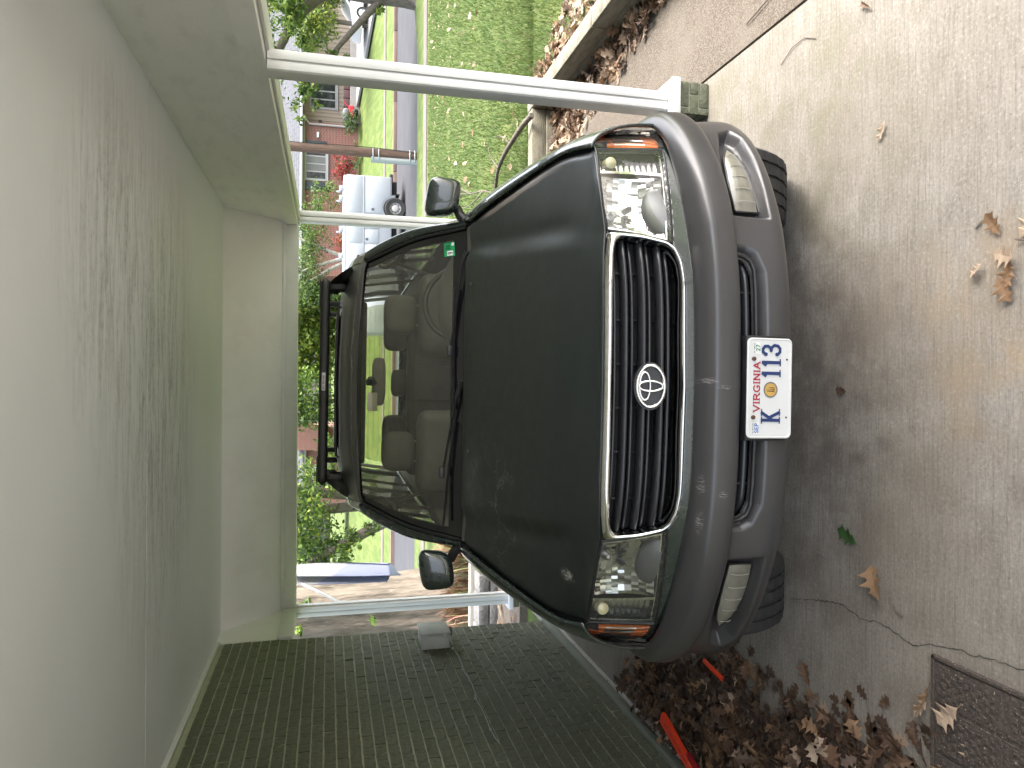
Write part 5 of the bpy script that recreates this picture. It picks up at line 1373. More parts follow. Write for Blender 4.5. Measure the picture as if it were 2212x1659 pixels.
# ---- orange handles in the leaves
M_orange = mat('orange_plastic', (.62, .045, .012), .45, coat=.2); M_dred = mat('dark_red_plastic', (.22, .006, .012), .4)
oh = thing('snow_brush', 'bright orange plastic handle lying on the leaf pile', 'brush', (-1.755, 3.615, .135), (0, .05, R(-113)))
poly_prism('blade', [(0, -.03), (.012, -.036), (.30, -.030), (.30, .030), (.012, .036), (0, .03)], -.010, .012, M_orange, oh, 'xy', .004)
box('grip', .30, .72, -.032, .026, -.014, .018, M_orange, oh, .006); box('clip', .27, .60, .027, .050, -.010, .012, M_dred, oh, .004)
for i in range(5): box('slot', .05 + i * .05, .08 + i * .05, -.0018, .0018, .0122, .0132, M_dred, oh)
for i in range(4): box('rib', .33 + i * .022, .34 + i * .022, -.028, .022, .0175, .0205, M_orange, oh, .001)
o2_ = thing('snow_brush_end', 'short orange stick poking from leaves under the bumper', 'stick', (-1.335, 3.265, .085), (0, .25, R(-112)))
box('shaft', 0, .14, -.011, .011, -.006, .006, M_orange, o2_, .003)

# ---- meter box and cable on the wall
M_gbox = mat('grey_enclosure', (.56, .57, .55), .5, var=(12, (.50, .51, .49), .4, .7))
ub = thing('utility_box', 'grey plastic utility box mounted on the brick wall end', 'utility box', (XW, 5.817, 1.045))
box('body', .0, .105, -.130, .130, -.108, .108, M_gbox, ub, .006); box('lid', .107, .128, -.138, .138, -.116, .116, M_gbox, ub, .006)
for z in (-.07, .07): box('latch', .09, .132, -.150, -.138, z - .016, z + .016, M_gbox, ub, .003)
for z in (-.08, .08): tube('hinge', [(.115, .142, z - .015), (.115, .142, z + .015)], .006, M_silver, ub, 8)
tube('conduit', [tuple(p) for p in spline(np.array([(.06, .10, -.108), (.07, .14, -.15), (.05, .17, -.165), (.01, .13, -.16)]), 12)], .006, M_black, ub, 6)
wp = [(5.705, .935), (5.66, .918), (5.60, .913), (5.50, .905), (5.36, .904), (5.22, .918), (5.10, .908), (4.95, .902), (4.82, .909), (4.72, .922), (4.58, .914), (4.42, .915), (4.28, .919), (4.16, .914), (4.10, .905)]
cb = tag(tube('cable', [(XW + .006, y, z) for y, z in wp], .0032, mat('grey_cable', (.42, .42, .41), .5), None, 6), 'thin grey cable clipped along the brick wall', 'cable')
for y, z in ((5.66, .918), (5.22, .918), (4.72, .922), (4.28, .919)): box('cable_clip', XW - .004, XW + .012, y - .006, y + .006, z - .008, z + .008, M_silver, cb, .002)

# ---- flag on its pole
fp_ = thing('flag_pole', 'white slanted flag pole fixed to the rear corner post', 'flag pole', (-2.06, 7.09, 1.72))
tube('pole', [(0, 0, 0), (.05, .35, .26), (.14, 1.0, .78)], .013, M_trim, fp_, 10); box('bracket', -.02, .02, -.02, .03, -.03, .03, M_trim, fp_, .004)
def flag_mat():
    t = NT('flag_cloth'); sp = t.n.new('ShaderNodeSeparateXYZ'); t.l.new(t.obj, sp.inputs[0])
    d = t.math('ADD', sp.outputs['Z'], t.math('MULTIPLY', sp.outputs['X'], 2.2)); w_ = t.noise(16, 4, .7)
    c = t.mix(t.rng(d, -.42, -.40), (.27, .30, .44), (.44, .455, .49))
    c = t.mix(t.math('MULTIPLY', t.rng(t.noise(22, 2), .62, .66), t.rng(d, -.35, -.2)), c, (.45, .24, .20))
    c = t.mix(t.math('MULTIPLY', t.rng(sp.outputs['Z'], -.98, -1.0), 1.0), c, (.10, .13, .18))
    return t.set(col=c, rough=.8)
fl = thing('flag', 'pale blue and white cloth flag hanging folded from its pole', 'flag', (-1.93, 7.66, 2.24))
G = np.zeros((40, 50, 3))
for i in range(40):
    for j in range(50):
        u, v = i / 39, j / 49; wdt = .10 - .015 * v; ph = u * 9.0
        ph = u * 13.0
        x = (u - .5) * wdt * 1.6 + .035 * math.sin(ph + 2.2 * v) * (1 - .3 * v) - .02 * v; y = .075 * math.sin(ph * 1.0 + .6 + 1.5 * v) + .04 * math.cos(ph * .5)
        G[i, j] = (x, y, -v * (1.10 - .30 * abs(u - .6)) + .02 * math.sin(u * 6))
grid('cloth', G, flag_mat(), fl)

# ---- fallen branch on the lawn
br = thing('fallen_branch', 'bare grey branch fallen across the lawn edge beside the post', 'branch', (0, 0, 0))
M_bark = mat('grey_bark', (.13, .11, .09), .9, var=(14, (.075, .062, .05), .4, .7), var2=(50, (.19, .17, .14), .55, .75), bump=(30, .8, .02), scale=(1, 1, .35))
bp_ = [(2.22, 5.90, .245), (2.18, 6.02, .285), (2.10, 6.22, .33), (2.03, 6.42, .36), (1.94, 6.62, .37), (1.83, 6.74, .36), (1.68, 6.86, .34), (1.58, 7.02, .32), (1.50, 7.28, .30), (1.53, 7.62, .27), (1.60, 7.80, .25)]
tube('stem', [tuple(p) for p in spline(np.array(bp_), 40)], list(np.linspace(.024, .006, 40)), M_bark, br, 8)
for pts in ([(1.78, 6.78, .35), (1.86, 7.0, .42), (1.90, 7.3, .50), (2.0, 7.7, .56), (2.05, 8.1, .58)], [(1.90, 7.3, .50), (2.02, 7.5, .58), (2.2, 7.7, .62)], [(1.96, 6.58, .37), (2.10, 6.70, .42), (2.25, 6.75, .44)], [(1.58, 7.02, .32), (1.72, 7.25, .40), (1.80, 7.6, .46)], [(2.08, 6.26, .335), (2.18, 6.36, .40), (2.22, 6.5, .43)], [(1.86, 7.0, .42), (1.78, 7.25, .50), (1.80, 7.5, .56)], [(1.95, 7.55, .54), (1.85, 7.8, .6), (1.88, 8.1, .64)]):
    tube('twig', [tuple(p) for p in spline(np.array(pts), 12)], list(np.linspace(.009, .0025, 12)), M_bark, br, 5)

# ================================================================== grass blades near the carport
V, Fc, MI = [], [], []
r = random.Random(31)
for _ in range(60000):
    y = 6.15 + (r.random() ** 1.6) * 14.5; x = r.uniform(.9, 2.0 + .58 * y)
    if y < 6.2 and x < 2.4: continue
    z = float(np.interp(y, [6, 9, 13, 17, 20.5], [.17, .12, -.16, -.50, -.80])); a = r.uniform(0, 6.28); h = r.uniform(.03, .075); w_ = r.uniform(.003, .007) * (1 + (y - 6) * .08); lx, ly = r.gauss(0, .03), r.gauss(0, .03)
    b = len(V); V += [(x - w_ * math.cos(a), y - w_ * math.sin(a), z - .01), (x + w_ * math.cos(a), y + w_ * math.sin(a), z - .01), (x + lx, y + ly, z + h)]; Fc.append((b, b + 1, b + 2)); MI.append(r.choices((0, 1, 2), (5, 3, 1))[0])
for _ in range(9000):
    y = r.uniform(4.4, 6.3); x = 2.5 + r.random() * 2.6
    if x < np.interp(y, [2.8, 4.2, 5.2, 6.0], [3.3, 3.1, 2.8, 2.5]): continue
    z = .165; a = r.uniform(0, 6.28); h = r.uniform(.03, .075); w_ = r.uniform(.003, .006)
    b = len(V); V += [(x - w_ * math.cos(a), y - w_ * math.sin(a), z - .01), (x + w_ * math.cos(a), y + w_ * math.sin(a), z - .01), (x + r.gauss(0, .03), y + r.gauss(0, .03), z + h)]; Fc.append((b, b + 1, b + 2)); MI.append(r.choices((0, 1, 2), (5, 3, 1))[0])
o = mk('grass', V, Fc, [leaf_material('blade_mid', (.078, .125, .030), (.058, .10, .024), .4), leaf_material('blade_light', (.12, .165, .05), (.095, .145, .038), .4), leaf_material('blade_dry', (.18, .165, .08), (.14, .14, .065), .3)], midx=MI)
tag(o, 'short green grass blades of the near lawn', 'grass', kind='stuff')

# ================================================================== trees
LFM = {k: leaf_material('foliage_' + k, a, b, .42, .5, .6) for k, a, b in (('mid', (0.081, 0.142, 0.035), (0.054, 0.101, 0.026)), ('bright', (0.169, 0.250, 0.046), (0.121, 0.196, 0.038)), ('yellow', (0.270, 0.317, 0.054), (0.203, 0.257, 0.047)), ('dark', (0.043, 0.078, 0.023), (0.030, 0.057, 0.019)), ('pale', (0.142, 0.189, 0.084), (0.101, 0.142, 0.062)), ('red', (0.405, 0.041, 0.054), (0.297, 0.027, 0.041)), ('pink', (0.513, 0.108, 0.121), (0.351, 0.068, 0.088)))}
def crown(name, blobs, parent, mats, wts, leaf, seed, aspect=.5):
    """leaf diamonds in clumps through ellipsoid volumes."""
    g_ = np.random.default_rng(seed); P, Sz = [], []
    for (c, rad, n) in blobs:
        nc = max(4, n // 28); d = g_.normal(size=(nc, 3)); d /= np.linalg.norm(d, axis=1)[:, None]; d *= (g_.random(nc) ** .45)[:, None]
        cc = np.array(c) + d * np.array(rad); k = g_.integers(0, nc, n); P.append(cc[k] + g_.normal(size=(n, 3)) * np.array(rad) * .13)
    P = np.concatenate(P); n = len(P); sz = leaf * g_.uniform(.6, 1.3, n)
    a = g_.normal(size=(n, 3)); a /= np.linalg.norm(a, axis=1)[:, None]; up = g_.normal(size=(n, 3)) * .6 + np.array((0, 0, 1)); b = np.cross(a, up); b /= np.linalg.norm(b, axis=1)[:, None] + 1e-9
    V = np.stack([P - a * sz[:, None], P + b * (sz * aspect)[:, None], P + a * sz[:, None], P - b * (sz * aspect)[:, None]], 1).reshape(-1, 3)
    me = bpy.data.meshes.new(name); me.vertices.add(4 * n); me.vertices.foreach_set('co', V.reshape(-1)); me.loops.add(4 * n); me.loops.foreach_set('vertex_index', np.arange(4 * n, dtype=np.int32))
    me.polygons.add(n); me.polygons.foreach_set('loop_start', np.arange(0, 4 * n, 4, dtype=np.int32)); me.polygons.foreach_set('loop_total', np.full(n, 4, dtype=np.int32))
    for m_ in mats: me.materials.append(m_)
    wt = np.array(wts, float); me.polygons.foreach_set('material_index', g_.choice(len(mats), n, p=wt / wt.sum()).astype(np.int32)); me.update(); me.validate()
    o = bpy.data.objects.new(name, me); link(o, parent); return o
def limb(name, pts, r0, r1, parent, n=10, m_=None):
    P = spline(np.array(pts, float), max(8, len(pts) * 4)); return tube(name, [tuple(p) for p in P], list(np.linspace(r0, r1, len(P))), m_ or M_bark, parent, n)
# street tree at the right
t = thing('street_tree', 'spreading tree with thick grey trunk beside the road', 'tree', (12.25, 23.75, -.86))
limb('trunk', [(0, 0, -.1), (.0, 0, .12), (.02, 0, .6), (-.02, 0, 1.4), (0, 0, 2.5), (.05, 0, 3.0)], .30, .21, t, 14)
limb('root_flare', [(0, -.1, .45), (-.18, -.2, .12), (-.42, -.3, .0)], .2, .04, t, 8); limb('root_flare', [(0, -.1, .45), (.2, -.2, .12), (.45, -.3, .0)], .2, .04, t, 8)
limb('limb', [(0, 0, 2.7), (-.5, 0, 3.3), (-1.2, .1, 3.9), (-2.0, .2, 4.3), (-3.2, .2, 5.2)], .19, .08, t); limb('limb', [(.05, 0, 2.8), (.4, 0, 3.3), (1.0, 0, 4.2), (1.4, 0, 5.5)], .17, .07, t)
limb('limb', [(.0, 0, 1.1), (.5, .1, 1.6), (1.2, .2, 2.1), (2.2, .3, 2.6)], .13, .05, t); limb('limb', [(-.1, 0, 1.15), (-.7, .1, 1.7), (-1.5, .2, 2.35), (-2.1, .2, 2.8)], .14, .06, t); limb('limb', [(-1.7, .2, 2.5), (-2.2, .3, 2.65), (-3.0, .4, 3.3)], .07, .03, t)
crown('crown', [((-1.5, .3, 5.2), (2.8, 2.2, 1.2), 2600), ((1.2, 0, 5.2), (2.4, 2, 1.3), 1800), ((0, -.4, 3.9), (1.8, 1.2, .6), 1700), ((1.0, -.9, 3.3), (1.6, .6, .5), 900), ((-1.2, -1.0, 3.75), (1.2, .5, .35), 500), ((1.6, 0, 3.2), (1.2, 1.0, .8), 700), ((-2.4, .2, 3.4), (1.0, .9, .45), 520), ((-3.6, -.2, 3.55), (.7, .6, .5), 340), ((1.9, -.3, 2.5), (.6, .5, .4), 160), ((-2.0, .1, 2.4), (.5, .5, .5), 150), ((-.5, -.2, 1.25), (.35, .3, .3), 60)], t, [LFM['mid'], LFM['bright'], LFM['yellow'], LFM['dark']], (4, 4, 1.5, 2), .085, 41)
# trees across the street, each with its own crown
def bg_tree(label, base, h, blobs, mats, wts, leaf, seed, trunks=((0, 0),), tr=.16, bark=None):
    t = thing('tree', label, 'tree', base, group='trees across the street')
    for k, (dx, dxt) in enumerate(trunks): limb('trunk', [(dx * .3, 0, -.1), (dx, 0, h * .35), (dxt, 0, h * .8)], tr, tr * .4, t, 8, bark)
    crown('crown', blobs, t, [LFM[m_] for m_ in mats], wts, leaf, seed); return t
M_birch = mat('pale_bark', (.40, .37, .33), .85, var=(6, (.22, .20, .17), .45, .7), bump=(20, .5, .02))
bg_tree('young pale-trunked tree in front of the brick house behind the truck', (5.9, 36.0, -.6), 5, [((-.6, 0, 3.6), (1.6, 1.0, 1.0), 2000), ((1.4, 0, 3.2), (1.4, .9, .9), 1500), ((3.0, 0, 2.7), (.9, .7, .8), 700), ((-1.6, 0, 2.8), (.8, .7, .8), 600)], ('mid', 'bright', 'pale', 'dark'), (4, 3, 2, 2), .075, 51, ((0, -.8), (.1, .9), (-.2, -1.6)), .13, M_birch)
bg_tree('tall bright yellow-green tree above the middle of the car roof', (2.6, 52, .2), 9, [((0, 0, 3.2), (3.0, 2, 3.0), 7500), ((2.2, 0, 2.4), (2.0, 1.5, 2.2), 3600), ((-1.5, 0, 5.5), (3, 2, 2.2), 2200)], ('yellow', 'bright', 'mid'), (4, 4, 1.5), .17, 52)
bg_tree('yellow-green tree over the right end of the roof rack', (6.6, 50, .2), 9, [((0, 0, 3.0), (2.2, 1.6, 2.8), 3600), ((0, 0, 5.6), (2.6, 2, 1.8), 1600)], ('yellow', 'bright', 'pale', 'mid'), (3, 4, 2, 1), .16, 53)
bg_tree('mid green tree beside the distant house left of the car centre', (-1.1, 47, .2), 9, [((0, 0, 3.4), (1.9, 1.5, 2.6), 3200), ((.5, 0, 5.8), (2.4, 2, 1.8), 1400)], ('mid', 'bright', 'dark'), (3, 4, 1.5), .15, 54)
bg_tree('broad dark green tree behind the far rooftops', (-14, 62, .3), 11, [((0, 0, 5), (7, 3, 4.5), 6000)], ('mid', 'dark', 'bright'), (3, 2, 2), .22, 55)
bg_tree('broad bright tree beyond the far brick house', (13, 66, .3), 13, [((0, 0, 7), (8, 3, 5), 6000)], ('bright', 'mid', 'yellow'), (3, 3, 2), .24, 56)
bg_tree('tall green tree standing behind the pale garage', (30, 64, .3), 12, [((0, 0, 6), (8, 3, 5.5), 6000)], ('bright', 'mid', 'yellow'), (3, 3, 2), .24, 57)
bg_tree('feathery light green bush tree on the far lawn by the pole', (19.2, 40.5, -.1), 4, [((0, 0, 2.9), (1.7, 1.2, 1.2), 3400), ((1.6, 0, 2.2), (1.2, .9, 1.0), 2000), ((-1.0, 0, 3.3), (1.0, .8, .6), 700), ((2.6, 0, 3.4), (1.6, 1, 1.2), 2000)], ('yellow', 'bright', 'pale'), (3, 3, 2), .10, 58)
# multi-stemmed oak on the left beyond the flag
t = thing('oak_tree', 'multi-stemmed oak with sparse leaves left of the car roof', 'tree', (-3.3, 18.5, -.62))
limb('trunk', [(.5, 0, -.1), (.55, 0, 1.2), (.62, 0, 2.4), (.9, 0, 4.5)], .17, .10, t); limb('trunk', [(.3, 0, -.1), (.30, .2, 1.2), (.22, .2, 2.4), (.2, 0, 4.5)], .16, .10, t)
limb('trunk', [(.2, 0, .3), (-.1, -.1, 1.1), (-.55, -.1, 2.0), (-1.2, 0, 3.2)], .16, .09, t); limb('limb', [(.58, 0, 1.9), (1.1, 0, 2.3), (1.7, 0, 2.6)], .07, .03, t)
crown('crown', [((.2, -.2, 2.9), (1.5, 1.0, .7), 1900), ((-.7, -.3, 2.1), (.7, .6, .6), 620), ((1.3, 0, 2.3), (.8, .7, .7), 800), ((.3, -.6, 3.9), (2.2, 1.4, .8), 1600), ((-.25, -.4, 1.35), (.35, .4, .35), 130), ((-.1, -.2, 3.0), (1.7, .8, .5), 700)], t, [LFM['mid'], LFM['bright'], LFM['dark'], LFM['yellow']], (4, 4, 2, 1), .065, 61)
# great trunk close by
t = thing('large_oak', 'massive rough grey oak trunk close behind the carport', 'tree', (-3.02, 10.1, -.05))
G = np.zeros((40, 40, 3))
for i in range(40):
    z = -.2 + 4.6 * i / 39; rad = .385 + .22 * math.exp(-max(z, 0) * 2.2)
    for j in range(40):
        a = 2 * math.pi * j / 40; q = rad * (1 + .05 * math.sin(5 * a + z * .5) + .03 * math.sin(11 * a - z) + .10 * math.exp(-max(z, 0) * 3) * math.sin(5 * a + 1)); G[i, j] = (q * math.cos(a) + .03 * math.sin(z), q * math.sin(a), z)
M_oak = mat('oak_bark', (.165, .140, .112), .95, var=(9, (.075, .062, .048), .42, .68), var2=(30, (.23, .205, .17), .55, .8), bump=(12, 1.0, .06), scale=(1, 1, .22))
grid('trunk', G, M_oak, t, closed_v=True)
limb('limb', [(.1, 0, 3.4), (.8, .2, 4.2), (2.0, .4, 5.0)], .2, .1, t, 10, M_oak); limb('limb', [(-.1, 0, 3.4), (-.8, .2, 4.4), (-2.0, .3, 5.4)], .2, .1, t, 10, M_oak)
crown('crown', [((-.75, -.5, 1.95), (.35, .4, .42), 170), ((.1, -.45, 2.15), (.22, .2, .2), 40), ((0, 0, 5.4), (3, 3, 1.2), 2400), ((.05, -.5, 1.35), (.08, .1, .10), 12), ((-.95, -.5, 1.5), (.3, .3, .25), 60)], t, [LFM['mid'], LFM['bright'], LFM['dark']], (3, 4, 1), .075, 62)

# shrubs before the brick house
def shrub(name, label, base, rad, n, mats, wts, leaf, seed):
    t = thing(name, label, 'shrub', base); limb('stem', [(0, 0, -.05), (.05, 0, rad[2] * .6), (.1, 0, rad[2])], .05, .02, t, 6)
    crown('foliage', [((0, 0, rad[2]), rad, n)], t, [LFM[m_] for m_ in mats], wts, leaf, seed); return t
shrub('azalea_bush', 'red flowering azalea below the brick house window', (12.7, 44.0, .22), (1.15, .6, .85), 1500, ('red', 'pink', 'mid', 'dark'), (4, 3, 2.5, 1.5), .07, 71)
shrub('shrub', 'small grey-green shrub at the corner of the brick house', (15.0, 43.6, .2), (.75, .5, .52), 900, ('pale', 'mid', 'dark'), (3, 3, 2), .06, 72)
shrub('shrub', 'low green shrub beneath the red azalea', (13.0, 43.2, .12), (1.0, .4, .28), 500, ('mid', 'dark', 'pale'), (3, 2, 2), .06, 73)
shrub('azalea_bush', 'second red azalea beside the pale-trunked tree', (8.0, 44.0, .22), (.8, .5, .75), 800, ('red', 'pink', 'mid'), (3, 3, 3), .07, 74)
# ornamental grasses and stones at the left rear
M_stone = mat('grey_fieldstone', (.17, .166, .16), .9, var=(9, (.10, .097, .092), .4, .7), var2=(60, (.24, .236, .226), .55, .75), bump=(22, .9, .02))
sw_ = thing('stone_wall', 'low grey stone edging behind the rear left corner post', 'stone wall', (-3.6, 8.25, -.06))
r = random.Random(77)
for k in range(2):
    x = 0
    while x < 2.6:
        l_ = r.uniform(.22, .42); box('stone', x + .008, x + l_ - .008, r.uniform(-.03, .02), .30 + r.uniform(-.02, .03), k * .13, k * .13 + .122, M_stone, sw_, .022); x += l_
M_pale = mat('pale_board', (.30, .28, .255), .7, var=(8, (.22, .20, .18), .45, .7), scale=(1, 1, 4), bump=(30, .3, .006))
eb = box('edging_board', -3.9, -1.35, 8.95, 9.07, -.12, .16, M_pale, None, .01); tag(eb, 'pale weathered board edging the ornamental grass bed', 'board')
def grass_clump(label, base, h, spread, n, cols, seed):
    rr = random.Random(seed); V, Fc, MI = [], [], []
    for _ in range(n):
        a = rr.uniform(0, 6.28); x0, y0 = rr.gauss(0, spread * .3), rr.gauss(0, spread * .3); hh = h * rr.uniform(.5, 1.1); lean = rr.uniform(.1, .9) * spread; w_ = rr.uniform(.004, .009); dx, dy = math.cos(a), math.sin(a); b = len(V)
        for q, wk in ((0, 1), (.5, .9), (1, .1)):
            cx, cy = x0 + dx * lean * q * q, y0 + dy * lean * q * q; V += [(cx - dy * w_ * wk, cy + dx * w_ * wk, hh * (q - .25 * q * q)), (cx + dy * w_ * wk, cy - dx * w_ * wk, hh * (q - .25 * q * q))]
        Fc += [(b, b + 1, b + 3, b + 2), (b + 2, b + 3, b + 5, b + 4)]; k = rr.randrange(len(cols)); MI += [k, k]
    t = thing('ornamental_grass', label, 'plant', base); mk('blades', V, Fc, cols, t, midx=MI)
cg = [mat('straw_blade', (.33, .25, .15), .8), mat('rose_blade', (.34, .15, .12), .8), mat('olive_blade', (.16, .19, .07), .8)]
grass_clump('dry rosy ornamental grass below the left mirror', (-2.15, 9.6, .02), .62, .45, 900, cg, 1)
grass_clump('straw coloured ornamental grass behind the rear left post', (-2.85, 9.7, .02), .58, .45, 800, cg, 2)
grass_clump('reddish grass tuft beside the grey utility box', (-3.35, 9.9, .02), .70, .35, 600, [cg[1], cg[1], cg[2]], 3)
grass_clump('green and straw tuft at the foot of the large oak', (-1.75, 10.4, .0), .45, .4, 500, [cg[2], cg[0]], 4)

# ================================================================== utility pole
t = thing('utility_pole', 'brown wooden utility pole with grey cable guard by the road', 'utility pole', (7.32, 23.95, -.86))
M_pole = mat('creosote_wood', (.13, .078, .058), .85, var=(8, (.075, .045, .034), .4, .7), var2=(30, (.18, .12, .095), .55, .75), bump=(24, .5, .012), scale=(1, 1, .12))
limb('pole', [(0, 0, -.2), (0, 0, 3.5), (0, 0, 9)], .150, .12, t, 16, M_pole)
G = np.array([[(-.155 + .10 * math.cos(a) - .05, -.02 + .10 * math.sin(a), z) for a in np.linspace(.5 * math.pi, 1.5 * math.pi + .9, 14)] for z in (.0, 1.45)]); grid('cable_guard', G, mat('galvanised', (.34, .37, .39), .45, .5), t)
for z in (.08, .24, 1.22, 1.40): tube('strap', [(.165 * math.cos(a) - (.10 if math.cos(a) < -.2 else 0), .165 * math.sin(a), z) for a in np.linspace(0, 2 * math.pi, 24)], .018, MATS['galvanised'], t, 6)
tube('ground_wire', [(.05, -.15, 0), (.08, -.15, .2), (.13, -.12, 1.2), (.15, -.09, 2.0), (.13, -.08, 4)], .012, M_black, t, 5)

# ================================================================== service truck
M_tw = mat('truck_white', (.38, .405, .44), .35, coat=.4, var=(2, (.355, .38, .415), .4, .7)); M_twd = mat('dark_seam', (.05, .055, .06), .7)  # second material is the dark seam colour of the garage door
t = thing('service_truck', 'white utility service truck parked across the street', 'truck', (5.3, 28.0, -.90))
box('body', -1.45, 2.42, .0, 2.0, .50, 2.18, M_tw, t, .06); box('roof_cap', -1.45, 2.40, .03, 1.97, 2.14, 2.27, M_tw, t, .05)
for (x0, x1, z0, z1) in ((1.02, 2.38, .56, 1.52), (1.02, 2.38, 1.56, 2.10), (-.10, .98, 1.56, 2.10), (.45, .98, .98, 1.52), (-.10, .42, .98, 1.52), (-1.40, -.14, .56, 1.52), (-1.40, -.14, 1.56, 2.10)):
    d_ = box('compartment_door', x0 + .012, x1 - .012, -.022, -.001, z0 + .01, z1 - .01, M_tw, t, .006)
    if z1 < 1.6: box('latch', x0 + .10, x0 + .19, -.034, -.022, (z0 + z1) / 2 + .12, (z0 + z1) / 2 + .22, mat('latch_dark', (.09, .095, .10), .4), d_, .004)
box('drip_rail', -1.42, 2.40, -.045, -.002, 1.525, 1.555, M_tw, t, .008)
M_drk = mat('truck_under', (.02, .02, .02), .9); box('chassis', -3.2, 2.3, .25, 1.75, .30, .50, M_drk, t)
G = np.array([[(1.22 + .50 * math.cos(a), -.030 - (.02 if q else 0), .40 + .50 * math.sin(a)) if q else (1.22 + .42 * math.cos(a), -.030, .40 + .42 * math.sin(a)) for q in (0, 1)] for a in np.linspace(-.05, math.pi + .05, 24)]); grid('wheel_arch_lip', G, M_tw, t)
an_ = np.linspace(0, 2 * math.pi, 28, endpoint=False); mk('wheel_opening', [(1.22 + .43 * math.cos(a), -.0275, .42 + .43 * math.sin(a)) for a in an_], [tuple(range(28))], M_drk, t)
def truck_wheel(x, y, parent):
    w_ = sub_empty('wheel', parent, (x, y, .385)); grid('tyre', lathe([(.22, -.10), (.36, -.11), (.385, -.08), (.385, .12), (.36, .14), (.22, .12)], 40, 'y'), M_rubber, w_, closed_v=True, sharp=40)
    grid('rim', lathe([(.235, -.09), (.225, -.03), (.21, -.05), (.13, -.02), (.12, -.09), (.085, -.10), (.001, -.10)], 36, 'y'), mat('steel_rim', (.42, .41, .40), .5, .3), w_, closed_v=True, sharp=40)
    for k in range(8): a = k * math.pi / 4; tube('hand_hole', [(.165 * math.cos(a), -.045, .165 * math.sin(a)), (.165 * math.cos(a), -.02, .165 * math.sin(a))], .020, M_drk, w_, 8)
truck_wheel(1.22, -.06, t); truck_wheel(-2.75, -.06, t)
for x in (1.9, 1.55, .4, -.6): 
    rkp = box('ladder_bracket', x - .10, x + .10, .05, .20, 2.25, 2.42, M_tw, t, .03); box('hook', x - .16, x - .10, .05, .15, 2.36, 2.52, M_tw, rkp, .02)
box('hitch', 2.30, 2.75, .8, 1.2, .40, .52, M_drk, t, .02); box('mud_flap', 1.75, 1.80, .02, .5, .22, .55, M_drk, t)
box('cab', -3.45, -1.52, .05, 1.95, .45, 1.50, M_tw, t, .12); box('cab_roof', -2.75, -1.55, .15, 1.85, 1.45, 2.12, M_tw, t, .15); box('cab_window', -2.6, -1.7, .13, .145, 1.58, 2.0, M_frit, t, .003)
for x, c_ in ((-.45, (.62, .62, .60)), (-.70, (.66, .50, .08)), (-1.0, (.62, .62, .60))): 
    jg = tube('jug', [(x, .08, .56), (x, .08, .78), (x, .08, .86)], [.09, .09, .03], mat('jug_%d' % int(-x * 100), c_, .5), t, 10)

# ================================================================== houses
def brick_tex(name, c1, c2, mo, sc, bw_=.22, rh_=.075, axis='xz', ms=.012):
    t = NT(name); mp = t.n.new('ShaderNodeSeparateXYZ'); t.l.new(t.obj, mp.inputs[0]); cb_ = t.n.new('ShaderNodeCombineXYZ')
    t.l.new(mp.outputs['X'], cb_.inputs[0]); t.l.new(mp.outputs['Z' if axis == 'xz' else 'Y'], cb_.inputs[1])
    b = t.n.new('ShaderNodeTexBrick'); b.inputs['Scale'].default_value = 1.0; b.inputs['Brick Width'].default_value = bw_; b.inputs['Row Height'].default_value = rh_; b.inputs['Mortar Size'].default_value = ms
    b.inputs['Color1'].default_value = (*c1, 1); b.inputs['Color2'].default_value = (*c2, 1); b.inputs['Mortar'].default_value = (*mo, 1); t.l.new(cb_.outputs[0], b.inputs['Vector'])
    return t.set(col=t.mix(t.math('MULTIPLY', t.rng(t.noise(.8), .4, .7), .3), b.outputs['Color'], c1), rough=.9, normal=t.bump(b.outputs['Fac'], -.4, .01))
M_rb = brick_tex('red_brick', (.20, .068, .048), (.145, .048, .036), (.24, .19, .165), 1, .24, .085)
M_shing = brick_tex('grey_shingles', (.078, .081, .090), (.064, .067, .076), (.028, .029, .033), 1, .62, .27, 'xy', .03)
M_side = mat('cream_siding', (.36, .30, .235), .8); M_wht2 = mat('house_white', (.36, .36, .36), .6); M_pane = mat('window_glass', (.03, .035, .037), .06, spec=.9, var=(2, (.09, .10, .10), .5, .7))
def window(parent, x0, x1, z0, z1, y, n, shutter=None, blinds=()):
    w_ = box('window', x0 - .09, x1 + .09, y - .05, y, z0 - .09, z1 + .09, M_wht2, parent, .01); pw = (x1 - x0) / n
    for i in range(n):
        p_ = box('pane', x0 + i * pw + .045, x0 + (i + 1) * pw - .045, y - .062, y - .051, z0 + .03, z1 - .03, M_pane, w_)
        if i in blinds:
            bm = bmesh.new()
            for q in range(9): bbox(bm, x0 + i * pw + .06, x0 + (i + 1) * pw - .06, y - .066, y - .063, z0 + .08 + q * (z1 - z0 - .1) / 9, z0 + .13 + q * (z1 - z0 - .1) / 9)
            bm_obj('blind', bm, mat('blind_grey', (.32, .32, .31), .8), w_)
    box('sill', x0 - .12, x1 + .12, y - .10, y - .05, z0 - .14, z0 - .09, M_wht2, w_)
    return w_
hs = thing('brick_house', 'red brick house with grey shingle roof across the street', 'house', (0, 45, 0))
box('wall', 6.3, 15.3, 0, 8, -.5, 3.55, M_rb, hs); box('siding_wall', 15.302, 24.0, 1.2, 8, -.5, 3.55, M_side, hs)
bm = bmesh.new()
for i in range(34): bbox(bm, 15.32 + i * .25, 15.335 + i * .25, 1.175, 1.199, .3, 3.5)
o = bm_obj('siding_batten', bm, mat('batten', (.29, .24, .185), .8), hs); o['kind'] = 'stuff'
